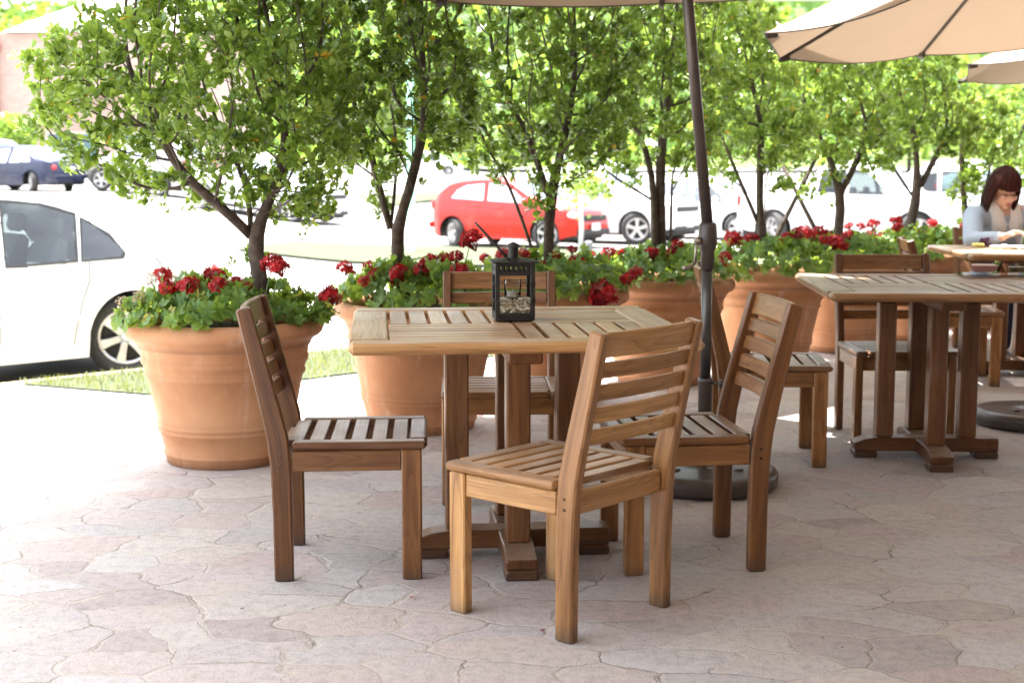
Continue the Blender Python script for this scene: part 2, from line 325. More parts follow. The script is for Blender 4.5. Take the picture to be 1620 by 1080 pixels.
# ------------------------------------------------------------------ mesh building
class MB:
    def __init__(s): s.v = []; s.f = []; s.g = []; s.t = []; s.sm = []
    def add(s, vs, fs, gs=None, tint=.5, smooth=False):
        o = len(s.v)
        s.v += [tuple(p) for p in vs]
        s.g += [tuple(p) for p in (gs if gs is not None else vs)]
        s.t += [tint] * len(vs) if not hasattr(tint, '__len__') else list(tint)
        s.f += [tuple(i + o for i in f) for f in fs]; s.sm += [smooth] * len(fs)
        return s
    def board(s, path, w, h, side=(0, 1, 0), bev=.004, tint=None, rnd=None, rounded=0):
        """plank swept along path; w across 'side', h along the third axis; chamfered all round"""
        rnd = rnd or RNG
        path = [Vector(p) for p in path]; side = Vector(side).normalized(); n = len(path)
        ws = w if hasattr(w, '__len__') else [w] * n
        hs = h if hasattr(h, '__len__') else [h] * n
        off = Vector((rnd.uniform(0, 50), rnd.uniform(0, 50), rnd.uniform(0, 50)))
        tint = rnd.random() if tint is None else tint
        L = [0]
        for a, b in zip(path, path[1:]): L.append(L[-1] + (b - a).length)
        rings = []
        def prof(w, h, b):
            a, c = w / 2, h / 2; b = min(b, a * .95, c * .95)
            if rounded:      # bullnose
                out = []
                for (sx, sy) in ((1, 1), (-1, 1), (-1, -1), (1, -1)):
                    qs = [0, 30, 60, 90]
                    base = {(1, 1): 0, (-1, 1): 90, (-1, -1): 180, (1, -1): 270}[(sx, sy)]
                    rr = min(rounded, a * .98, c * .98)
                    for q in qs:
                        an = R(base + q); out.append((sx * (a - rr) + rr * math.cos(an), sy * (c - rr) + rr * math.sin(an)))
                return out
            return [(a, c - b), (a - b, c), (b - a, c), (-a, c - b), (-a, b - c), (b - a, -c), (a - b, -c), (a, b - c)]
        def ring(p, T, w, h, l, ins):
            sd = (side - T * side.dot(T)).normalized(); up = T.cross(sd)
            bb = rounded or bev
            return [(p + sd * x + up * y, (l + off.x, x + off.y, y + off.z)) for x, y in prof(max(w - 2 * ins, .0005), max(h - 2 * ins, .0005), bb)]
        for i, p in enumerate(path):
            T = ((path[min(i + 1, n - 1)] - path[max(i - 1, 0)])).normalized()
            e = rounded or bev
            if i == 0:
                rings.append(ring(p, T, ws[i], hs[i], 0, e)); rings.append(ring(p + T * e, T, ws[i], hs[i], e, 0))
            elif i == n - 1:
                rings.append(ring(p - T * e, T, ws[i], hs[i], L[-1] - e, 0)); rings.append(ring(p, T, ws[i], hs[i], L[-1], e))
            else: rings.append(ring(p, T, ws[i], hs[i], L[i], 0))
        k = len(rings[0]); vs = [q[0] for r in rings for q in r]; gs = [q[1] for r in rings for q in r]; fs = []
        for i in range(len(rings) - 1):
            for j in range(k):
                a = i * k + j; b = i * k + (j + 1) % k
                fs.append((a, b, b + k, a + k))
        fs.append(tuple(range(k - 1, -1, -1))); m = (len(rings) - 1) * k; fs.append(tuple(range(m, m + k)))
        return s.add(vs, fs, gs, tint)
    def box(s, c, size, bev=.004, rot=0, tint=None):
        """box with its long axis as the grain"""
        ax = max(range(3), key=lambda i: size[i]); d = Vector((0, 0, 0)); d[ax] = size[ax] / 2
        sd = Vector((0, 0, 0)); o = [i for i in range(3) if i != ax]; sd[o[0]] = 1
        m = Matrix.Rotation(rot, 3, 'Z'); c = Vector(c)
        T = (m @ d).normalized(); up = T.cross(m @ sd)
        return s.board([c - m @ d, c + m @ d], size[o[0]], size[o[1]], m @ sd, bev, tint)
    def tube(s, path, r, n=8, cap=True, tint=.5, smooth=True):
        path = [Vector(p) for p in path]; k = len(path); rs = r if hasattr(r, '__len__') else [r] * k
        vs = []; gs = []; fs = []; prev = None; l = 0
        for i, p in enumerate(path):
            T = (path[min(i + 1, k - 1)] - path[max(i - 1, 0)])
            T = T.normalized() if T.length > 1e-9 else Vector((0, 0, 1))
            if prev is None: sd = T.orthogonal().normalized()
            else:
                sd = prev - T * prev.dot(T); sd = sd.normalized() if sd.length > 1e-6 else T.orthogonal().normalized()
            prev = sd; up = T.cross(sd)
            if i: l += (p - path[i - 1]).length
            for j in range(n):
                a = 2 * math.pi * j / n
                vs.append(p + (sd * math.cos(a) + up * math.sin(a)) * rs[i]); gs.append((l, math.cos(a) * rs[i], math.sin(a) * rs[i]))
        for i in range(k - 1):
            for j in range(n):
                a = i * n + j; b = i * n + (j + 1) % n
                fs.append((a, b, b + n, a + n))
        if cap: fs.append(tuple(range(n - 1, -1, -1))); fs.append(tuple(range((k - 1) * n, k * n)))
        return s.add(vs, fs, gs, tint, smooth)
    def lathe(s, prof, n=48, c=(0, 0, 0), smooth=True, tints=None, wob=0, seed=0):
        vs = []; fs = []; ts = []; k = len(prof)
        for i, (r, z) in enumerate(prof):
            for j in range(n):
                a = 2 * math.pi * j / n
                q = 1 + wob * (mnoise.noise(Vector((math.cos(a) * 1.3 + seed, math.sin(a) * 1.3, z * 2))))
                vs.append((c[0] + r * q * math.cos(a), c[1] + r * q * math.sin(a), c[2] + z)); ts.append(tints[i] if tints else .5)
        for i in range(k - 1):
            for j in range(n):
                a = i * n + j; b = i * n + (j + 1) % n
                fs.append((a, b, b + n, a + n))
        return s.add(vs, fs, None, ts, smooth)
    def ell(s, c, r, n=14, m=9, rot=None, tint=.5):
        c = Vector(c); rr = Vector(r) if hasattr(r, '__len__') else Vector((r, r, r)); vs = []; fs = []
        for i in range(m + 1):
            th = math.pi * i / m
            for j in range(n):
                a = 2 * math.pi * j / n
                p = Vector((math.sin(th) * math.cos(a) * rr.x, math.sin(th) * math.sin(a) * rr.y, math.cos(th) * rr.z))
                if rot is not None: p = rot @ p
                vs.append(c + p)
        for i in range(m):
            for j in range(n):
                a = i * n + j; b = i * n + (j + 1) % n
                fs.append((a, a + n, b + n, b))
        return s.add(vs, fs, None, tint, True)
    def arrays(s, V, F, tint, smooth=False):
        """V (n,k,3) copies of a k-vertex shape with faces F"""
        n, k, _ = V.shape; o = len(s.v)
        s.v += [tuple(p) for p in V.reshape(-1, 3).tolist()]; s.g += [(0, 0, 0)] * (n * k); s.t += np.repeat(tint, k).tolist()
        for i in range(n):
            b = o + i * k
            s.f += [tuple(q + b for q in f) for f in F]
        s.sm += [smooth] * (n * len(F))
    def mesh(s, name):
        me = bpy.data.meshes.new(name); me.from_pydata(s.v, [], s.f); me.validate(clean_customdata=False)
        if len(me.vertices) == len(s.v):
            a = me.attributes.new('grain', 'FLOAT_VECTOR', 'POINT'); a.data.foreach_set('vector', np.array(s.g, dtype=np.float32).ravel())
            a = me.attributes.new('tint', 'FLOAT', 'POINT'); a.data.foreach_set('value', np.array(s.t, dtype=np.float32))
        if len(me.polygons) == len(s.sm): me.polygons.foreach_set('use_smooth', np.array(s.sm, dtype=bool))
        me.update(); return me
    def build(s, name, m, parent=None, label=None, color=None, loc=None):
        me = s.mesh(name); me.materials.append(m if not isinstance(m, str) else M[m])
        return link(name, me, parent, label, color, loc)
RNG = random.Random(7)
def link(name, me, parent=None, label=None, color=None, loc=None):
    o = bpy.data.objects.new(name, me); COL.objects.link(o)
    if parent is not None: o.parent = parent
    if label: o['label'] = label
    if color: o.color = (*color, 1)
    if loc is not None: o.location = loc
    return o
def tag(o, label=None, cat=None, group=None, kind=None):
    if label: o['label'] = label
    if cat: o['category'] = cat
    if group: o['group'] = group
    if kind: o['kind'] = kind
    return o
def thing(name, label, cat, loc=(0, 0, 0), rz=0, group=None):
    o = bpy.data.objects.new(name, None); COL.objects.link(o); o.empty_display_size = .1
    o.location = loc; o.rotation_euler = (0, 0, rz); return tag(o, label, cat, group)
def children(o): return [c for c in COL.objects if c.parent == o]
def copy_tree(o, parent=None):
    c = o.copy(); COL.objects.link(c)
    if parent is not None: c.parent = parent
    for ch in children(o): copy_tree(ch, c)
    return c
def recolor(o, col):
    o.color = (*col, 1)
    for c in children(o): recolor(c, col)

# ------------------------------------------------------------------ setting: ground
def sheet(name, s0, s1, t0, t1, ds, dt, m, lift=0.0, zf=None):
    ns = max(1, int((s1 - s0) / ds)); n2 = max(1, int((t1 - t0) / dt)); b = MB(); vs = []; fs = []
    for i in range(ns + 1):
        for j in range(n2 + 1):
            x, y = st(s0 + (s1 - s0) * i / ns, t0 + (t1 - t0) * j / n2)
            vs.append((x, y, (zf(x, y) if zf else gz(x, y)) + lift))
    for i in range(ns):
        for j in range(n2):
            a = i * (n2 + 1) + j; fs.append((a, a + n2 + 1, a + n2 + 2, a + 1))
    b.add(vs, fs, smooth=True); return tag(b.build(name, m), kind='structure')
sheet('terrace', -25, 40, -6, 5.75, 5, 3, 'paving', 0, lambda x, y: 0)
sheet('pavement', -40, 80, 5.7503, KERB, 4, .5, 'concrete', 0, lambda x, y: -.30 * (to_st(x, y)[1] - 5.75) / (KERB - 5.75))
kb = MB(); a0 = st(-40, KERB + .075); a1 = st(80, KERB + .075)
kb.board([(a0[0], a0[1], -.40), (a1[0], a1[1], -.40)], .148, .206, (NX, NY, 0), .02)
tag(kb.build('kerb', 'kerb'), kind='structure')
def road_mesh():
    b = MB(); ts = [KERB + .06 + i * 1.2 for i in range(30)] + [46 + i * 5 for i in range(20)] + [150, 200, 300, 600, 1500]
    sx = [-400, -200, -100, -60] + [-45 + 4 * i for i in range(40)] + [120, 150, 200, 400, 800]
    vs = []; fs = []
    for s_ in sx:
        for t_ in ts:
            x, y = st(s_, t_); z = gz(x, y); vs.append((x, y, min(z, 1.7) - (.002 if t_ < 10 else 0)))
    k = len(ts)
    for i in range(len(sx) - 1):
        for j in range(k - 1): a = i * k + j; fs.append((a, a + k, a + k + 1, a + 1))
    b.add(vs, fs, smooth=True); return tag(b.build('road', 'asphalt'), kind='structure')
road_mesh()
# lawns
pz = lambda x, y: -.30 * (to_st(x, y)[1] - 5.75) / (KERB - 5.75)
sheet('lawn_strip', 4.2, 60, 7.52, KERB - .02, 1, .4, 'lawn', .012, pz)
def poly_lawn(name, pts, lift=.05):
    b = MB(); c = sum((Vector(p) for p in pts), Vector((0, 0))) / len(pts); vs = []; fs = []; n = len(pts) * 6; K = 6
    dense = []
    for i in range(len(pts)):
        p, q = Vector(pts[i]), Vector(pts[(i + 1) % len(pts)])
        dense += [p.lerp(q, j / 6) for j in range(6)]
    for k in range(K + 1):
        for p in dense:
            q = c.lerp(p, k / K); vs.append((q.x, q.y, gz(q.x, q.y) + lift + .05 * (1 - (k / K) ** 4)))
    for k in range(K):
        for j in range(n): a = k * n + j; d = k * n + (j + 1) % n; fs.append((a, d, d + n, a + n))
    b.add(vs, fs, smooth=True); return tag(b.build(name, 'lawn'), kind='structure')
def gat(px, py):
    """ground under a pixel"""
    z = -.5
    for _ in range(30):
        p = at(px, py, z=z); z = .5 * z + .5 * gz(p.x, p.y)
    return p
poly_lawn('lawn_island', [tuple(gat(*p)[:2]) for p in ((367, 396), (560, 418), (1000, 430), (1500, 425), (1500, 402), (1000, 402), (640, 392), (470, 384))])
poly_lawn('far_lawn', [tuple(gat(*p)[:2]) for p in ((560, 296), (760, 298), (1000, 300), (1000, 290), (760, 288), (620, 288))])
def blades(name, n, s0, s1, t0, t1, zf, hmin, hmax, seed):
    rg = np.random.default_rng(seed); b = MB(); V = []; T = []
    for _ in range(n):
        s_, t_ = rg.uniform(s0, s1), rg.uniform(t0, t1); x, y = st(s_, t_)
        h = rg.uniform(hmin, hmax); a = rg.uniform(0, 6.28); w = .006; l = rg.uniform(.1, .6) * h; z = zf(x, y) + .008
        dx, dy = math.cos(a), math.sin(a)
        V.append([(x - dy * w, y + dx * w, z), (x + dy * w, y - dx * w, z), (x + dx * l, y + dy * l, z + h)]); T.append(rg.random())
    b.arrays(np.array(V), [(0, 1, 2)], np.array(T)); return tag(b.build(name, 'drygrass'), kind='stuff')
blades('grass', 9000, 4.2, 9.5, 7.5, KERB - .02, pz, .02, .06, 3)

# ------------------------------------------------------------------ unseen cover and rear wall, added to block sun and sky
aw = thing('added_awning', 'unseen cream fabric cover added to shade the terrace', 'added_awning')
def awn(pts, z0, z1):
    b = MB(); vs = []
    for (s_, t_) in pts: x, y = st(s_, t_); vs.append((x, y, z0 + (z1 - z0) * (t_ + 5) / 10))
    n = len(vs); vs += [(x, y, z + .012) for x, y, z in vs]
    fs = [tuple(range(n - 1, -1, -1)), tuple(range(n, 2 * n))] + [(i, (i + 1) % n, n + (i + 1) % n, n + i) for i in range(n)]
    b.add(vs, fs); return b
AWN = [(-7, -4.9), (25, -4.9), (25, 3.3), (5.3, 3.3), (5.3, 4.5), (5.65, 4.5), (5.65, 4.9), (14, 4.9), (14, 5.75), (2.5, 5.9), (1.0, 5.9), (1.0, 2.0), (-7, 2.0)]
awn(AWN, 3.6, 3.25).build('canopy', 'added_awning', aw)
wl = MB(); p0 = st(-20, -5.2); p1 = st(30, -5.2); wl.board([(p0[0], p0[1], 2.2), (p1[0], p1[1], 2.2)], .3, 4.4, (NX, NY, 0), .01)  # unseen, added to stop sky light coming from behind
tag(wl.build('light_block_wall', M['wallb']), 'unseen brown plaster wall added behind the terrace to block sky light', 'wall')

# ------------------------------------------------------------------ chairs
def make_chair():
    t = thing('patio_chair', 'chair', 'chair')
    seat = MB()
    for sy in (-1, 1): seat.board([(-.165, sy * .196, .4075), (.235, sy * .196, .4075)], .054, .025, (0, 1, 0), rounded=.010)
    seat.board([(.209, -.168, .4075), (.209, .168, .4075)], .052, .025, (1, 0, 0), rounded=.009)
    for i in range(6):
        x = -.154 + i * .0615
        seat.board([(x, -.170, .408), (x, .170, .408)], .045, .020, (1, 0, 0), .003)
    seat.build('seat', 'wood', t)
    fl = MB(); fl.board([(.188, 0, 0), (.188, 0, .394)], .058, .034, (1, 0, 0), .004)
    for sy in (-1, 1):
        q = fl.build('leg', 'wood', t) if sy < 0 else link('leg', q.data, t)
        q.location.y = sy * .204
    rl = MB(); rl.board([(-.192, 0, 0), (-.193, 0, .2), (-.196, 0, .34), (-.204, 0, .43), (-.224, 0, .52), (-.258, 0, .66), (-.296, 0, .815)],
                        [.056, .057, .060, .062, .058, .052, .044], .033, (1, 0, 0), .005)
    for z in (.352, .380):
        for sx in (-1, 1): rl.tube([(-.196, -.0175, z), (-.196, .0175, z)], .0045, 8, tint=0)
        rl.tube([(-.226, 0, z), (-.225, 0, z)], .005, 8, tint=0)
    for sy in (-1, 1):
        q = rl.build('leg', 'wood', t) if sy < 0 else link('leg', q.data, t)
        q.location.y = sy * .204
    for sy in (-1, 1):
        a = MB(); a.board([(-.164, sy * .204, .362), (.158, sy * .204, .362)], .022, .062, (0, 1, 0), .003); a.build('apron', 'wood', t)
    for x in (-.192, .188):
        a = MB(); a.board([(x, -.186, .362), (x, .186, .362)], .022, .062, (1, 0, 0), .003); a.build('apron', 'wood', t)
    bk = MB()
    def px(z): return -.204 - (z - .43) * (.092 / .385)
    for z, h in ((.780, .066), (.714, .042), (.655, .042), (.596, .042), (.537, .042)):
        pts = []
        for i in range(9):
            u = -1 + i / 4; pts.append((px(z) - .003 - .014 * (1 - u * u), u * .188, z))
        n0 = len(bk.v); bk.board(pts, .018, h, (1, 0, 0), .003)
        for i in range(n0, len(bk.v)):          # lean with the posts
            x, y, zz = bk.v[i]; bk.v[i] = (x - (zz - z) * .238, y, zz)
    bk.build('backrest', 'wood', t)
    return t
CH = 'wooden slatted chairs around the terrace tables'
chair0 = make_chair()
chairs = [  # x, y, heading of the front, colour, label
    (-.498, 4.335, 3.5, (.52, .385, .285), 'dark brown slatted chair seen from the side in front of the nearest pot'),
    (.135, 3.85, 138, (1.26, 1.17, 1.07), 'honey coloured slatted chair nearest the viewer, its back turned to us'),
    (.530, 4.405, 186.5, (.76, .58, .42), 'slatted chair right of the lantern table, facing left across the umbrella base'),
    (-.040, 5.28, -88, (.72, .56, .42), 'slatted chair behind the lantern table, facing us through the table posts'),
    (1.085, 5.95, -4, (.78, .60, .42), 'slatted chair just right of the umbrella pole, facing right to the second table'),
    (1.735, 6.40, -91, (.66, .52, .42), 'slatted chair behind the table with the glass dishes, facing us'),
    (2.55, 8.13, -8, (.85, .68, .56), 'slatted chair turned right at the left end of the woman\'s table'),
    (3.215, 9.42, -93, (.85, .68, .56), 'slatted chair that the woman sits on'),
]
for i, (x, y, hd, col, lab) in enumerate(chairs):
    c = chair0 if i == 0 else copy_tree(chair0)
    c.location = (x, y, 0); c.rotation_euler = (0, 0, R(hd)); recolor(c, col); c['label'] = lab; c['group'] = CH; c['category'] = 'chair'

# ------------------------------------------------------------------ tables
def make_table():
    t = thing('patio_table', 'table', 'table')
    w, d = .98, 1.0; z = .7225; tk = .034
    top = MB(); fr = .10
    for sy in (-1, 1): top.board([(-w / 2, sy * (d / 2 - fr / 2), z), (w / 2, sy * (d / 2 - fr / 2), z)], fr, tk, (0, 1, 0), rounded=.013, tint=.75)
    for sx in (-1, 1): top.board([(sx * (w / 2 - fr / 2 - .005), -d / 2 + fr + .001, z), (sx * (w / 2 - fr / 2 - .005), d / 2 - fr - .001, z)], fr + .01, tk - .001, (1, 0, 0), rounded=.010, tint=.7)
    x0, x1, y0, y1 = -w / 2 + fr + .013, w / 2 - fr - .013, -d / 2 + fr + .003, d / 2 - fr - .003
    xm, ym = 0, 0; n = 6
    def quad(ax, bx, ay, by, along):
        if along == 'x':
            p = (by - ay) / n
            for i in range(n): yy = ay + p * (i + .5); top.board([(ax, yy, z + .003), (bx, yy, z + .003)], p - .0085, .024, (0, 1, 0), .002)
        else:
            p = (bx - ax) / n
            for i in range(n): xx = ax + p * (i + .5); top.board([(xx, ay, z + .003), (xx, by, z + .003)], p - .012, .024, (1, 0, 0), .002)
    quad(x0, xm - .002, y0, ym - .002, 'x'); quad(xm + .002, x1, y0, ym - .002, 'y'); quad(x0, xm - .002, ym + .002, y1, 'y'); quad(xm + .002, x1, ym + .002, y1, 'x')
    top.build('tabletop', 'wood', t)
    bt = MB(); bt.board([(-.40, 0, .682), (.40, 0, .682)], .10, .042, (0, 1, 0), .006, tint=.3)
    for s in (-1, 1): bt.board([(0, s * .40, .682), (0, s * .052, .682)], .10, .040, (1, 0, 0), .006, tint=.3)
    bt.build('batten', 'wood', t)
    for (x, y) in ((.172, 0), (-.172, 0), (0, .172), (0, -.172)):
        p = MB(); p.board([(x, y, .088), (x, y, .660)], .072, .072, (1, 0, 0), .005, tint=.45); p.build('leg', 'wood', t)
    ft = MB()
    def arm(a, b, sd):
        a, b = Vector(a), Vector(b)
        def P(k, z): q = a.lerp(b, k); return (q.x, q.y, z)
        L = (b - a).length; e = .05 / L
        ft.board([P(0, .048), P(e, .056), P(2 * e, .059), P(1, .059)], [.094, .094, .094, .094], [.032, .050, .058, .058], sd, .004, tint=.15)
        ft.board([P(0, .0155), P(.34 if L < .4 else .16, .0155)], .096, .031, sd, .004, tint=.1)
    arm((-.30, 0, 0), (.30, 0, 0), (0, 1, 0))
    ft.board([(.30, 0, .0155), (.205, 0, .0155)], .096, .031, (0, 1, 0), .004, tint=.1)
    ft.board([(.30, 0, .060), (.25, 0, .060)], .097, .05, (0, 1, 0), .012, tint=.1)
    for s in (-1, 1): arm((0, s * .31, 0), (0, s * .0485, 0), (1, 0, 0))
    ft.build('foot', 'wood', t)
    return t
table0 = make_table(); TG = 'square slatted patio tables'
for i, (x, y, rz, col, lab, sc) in enumerate([
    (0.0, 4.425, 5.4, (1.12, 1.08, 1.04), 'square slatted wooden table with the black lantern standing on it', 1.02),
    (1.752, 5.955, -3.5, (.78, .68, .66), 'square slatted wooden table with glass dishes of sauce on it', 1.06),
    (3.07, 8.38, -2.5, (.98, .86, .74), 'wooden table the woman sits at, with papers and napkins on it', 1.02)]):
    t = table0 if i == 0 else copy_tree(table0)
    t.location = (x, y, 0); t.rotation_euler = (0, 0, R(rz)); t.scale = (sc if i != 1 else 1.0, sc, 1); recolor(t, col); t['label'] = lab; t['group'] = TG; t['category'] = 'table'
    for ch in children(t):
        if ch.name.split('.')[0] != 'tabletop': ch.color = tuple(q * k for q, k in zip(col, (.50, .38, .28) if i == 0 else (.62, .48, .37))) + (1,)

# ------------------------------------------------------------------ lantern on the first table
TZ = .7415
lp = Vector((.004, 4.50, TZ))
ln = thing('lantern', 'black metal candle lantern with glass sides and a chimney on the front table', 'lantern', lp, R(6))
hw = .0625; H = .182
b = MB()
b.box((0, 0, .006), (hw * 2, hw * 2 - .001, .010), .002)
for sx in (-1, 1):
    for sy in (-1, 1): b.box((sx * (hw - .007), sy * (hw - .007), .011 + (H - .011) / 2), (.014, .014, H - .011), .0015)
for k in range(4):
    m3 = Matrix.Rotation(k * math.pi / 2, 3, 'Z')
    def bx(c, sz):
        c = m3 @ Vector(c); b.box(c, sz if k % 2 == 0 else (sz[1], sz[0], sz[2]), .0006)
    bx((0, -hw + .003, .0185), (hw * 2 - .029, .004, .013))
    bx((0, -hw + .003, H - .0335), (hw * 2 - .029, .004, .012)); bx((0, -hw + .003, H - .006), (hw * 2 - .029, .004, .010))
    for i in range(6): bx(((-2.5 + i) * .0158, -hw + .003, H - .0194), (.0088, .003, .0160))
b.build('body', 'black_iron', ln)
g = MB()
for k in range(4):
    m3 = Matrix.Rotation(k * math.pi / 2, 3, 'Z'); vs = [m3 @ Vector(p) for p in ((-hw + .013, -hw + .006, .024), (hw - .013, -hw + .006, .024), (hw - .013, -hw + .006, H - .038), (-hw + .013, -hw + .006, H - .038))]
    g = MB(); g.add(vs, [(0, 1, 2, 3)]); g.build('pane', 'pane', ln)
w = MB()
for z in (.062, .067, .112, .119):
    c4 = [(-hw - .002, -hw - .002, z), (hw + .002, -hw - .002, z), (hw + .002, hw + .002, z), (-hw - .002, hw + .002, z)]
    for i in range(4): w.tube([c4[i], c4[(i + 1) % 4]], .0011, 6)
w.build('wire_guard', 'black_iron', ln)
rf = MB(); e = hw + .010; q = .018
vs = [(-e, -e, H), (e, -e, H), (e, e, H), (-e, e, H), (-e, -e, H + .004), (e, -e, H + .004), (e, e, H + .004), (-e, e, H + .004), (-q, -q, H + .014), (q, -q, H + .014), (q, q, H + .014), (-q, q, H + .014)]
rf.add(vs, [(3, 2, 1, 0), (8, 9, 10, 11)] + [(i, (i + 1) % 4, 4 + (i + 1) % 4, 4 + i) for i in range(4)] + [(4 + i, 4 + (i + 1) % 4, 8 + (i + 1) % 4, 8 + i) for i in range(4)])
rf.build('roof', 'black_iron', ln)
cm = MB(); n = 40; nz = 11; vs = []; fs = []
for i in range(nz + 1):
    for j in range(n): a = 2 * math.pi * j / n; vs.append((.0165 * math.cos(a), .0165 * math.sin(a), H + .012 + .036 * i / nz))
for i in range(nz):
    for j in range(n):
        if i in (2, 5, 8) and (j + (2 if i == 5 else 0)) % 4 == 0: continue
        fs.append((i * n + j, i * n + (j + 1) % n, (i + 1) * n + (j + 1) % n, (i + 1) * n + j))
cm.add(vs, fs, smooth=True); ch = cm.build('chimney', 'black_iron', ln)
cp = MB(); cp.lathe([(.0265, H + .048), (.0275, H + .0485), (.012, H + .059), (.0005, H + .064)], 28); cp.lathe([(.0005, H + .0475), (.0265, H + .048)], 28); cp.build('cap', 'black_iron', ch)
hd = MB(); hp = []
for i in range(21):
    a = math.pi * i / 20; yy = -math.cos(a) * .060; l = math.sin(a) ** .55 * .148
    hp.append((-.002 - l * .80, yy, H - .003 + l * .86))
hd.tube(hp, [.0022] * 21, 8); hd.build('handle', 'black_iron', ln).rotation_euler = (0, 0, R(-5.5))
pb = MB(); rg = random.Random(4)
for i in range(330):
    p = (rg.uniform(-.051, .051), rg.uniform(-.051, .051), .014 + rg.random() ** .8 * .052)
    r = rg.uniform(.0055, .0085); pb.ell(p, (r, r * rg.uniform(.7, 1), r * rg.uniform(.5, .8)), 8, 6, Matrix.Rotation(rg.uniform(0, 6), 3, 'Z') @ Matrix.Rotation(rg.uniform(-.6, .6), 3, 'X'))
tag(pb.build('pebbles', 'pebble', loc=lp), 'pale cream pebbles filling the bottom of the black lantern', 'pebbles', kind='stuff').rotation_euler = (0, 0, R(6))
cg = thing('candle_glass', 'clear glass tumbler with a white candle inside the black lantern', 'candle', lp + Vector((-.002, 0, .066)))
c = MB(); c.lathe([(.0245, 0), (.026, .001), (.0275, .06)], 28); c.lathe([(.0255, .06), (.0245, .004), (.0005, .004)], 28); c.build('tumbler', 'glass', cg)
c = MB(); c.lathe([(.0005, .005), (.0236, .005), (.0238, .021), (.0005, .023)], 24); c.tube([(0, 0, .022), (.001, 0, .030)], .0012, 6); c.build('wax', 'wax', cg)

# ------------------------------------------------------------------ parasols
def canopy(R_, rot, zr, tilt, apex_h=.50, sag=.24):
    """octagonal canopy round its own centre; rim dips between the rib tips like the photographed ones"""
    vs = []; fs = []; K = 8; Q = 8
    for k in range(K + 1):
        u = k / K
        for j in range(8 * Q):
            i = j // Q; f = (j % Q) / Q
            a0, a1 = rot + i * math.pi / 4, rot + (i + 1) * math.pi / 4
            x = R_ * u * ((1 - f) * math.cos(a0) + f * math.cos(a1)); y = R_ * u * ((1 - f) * math.sin(a0) + f * math.sin(a1))
            bow = 4 * f * (1 - f)
            k2 = 1 - .02 * bow * u * u; x *= k2; y *= k2
            z = zr + apex_h * (1 - u) ** 1.05 + .02 * math.sin(math.pi * u) - sag * .22 * bow * u * (1 - .2 * u)
            vs.append((x, y, z + tilt[0] * x + tilt[1] * y))
    n = 8 * Q
    for k in range(K):
        for j in range(n): a = k * n + j; d = k * n + (j + 1) % n; fs.append((a, a + n, d + n, d))
    return vs, fs
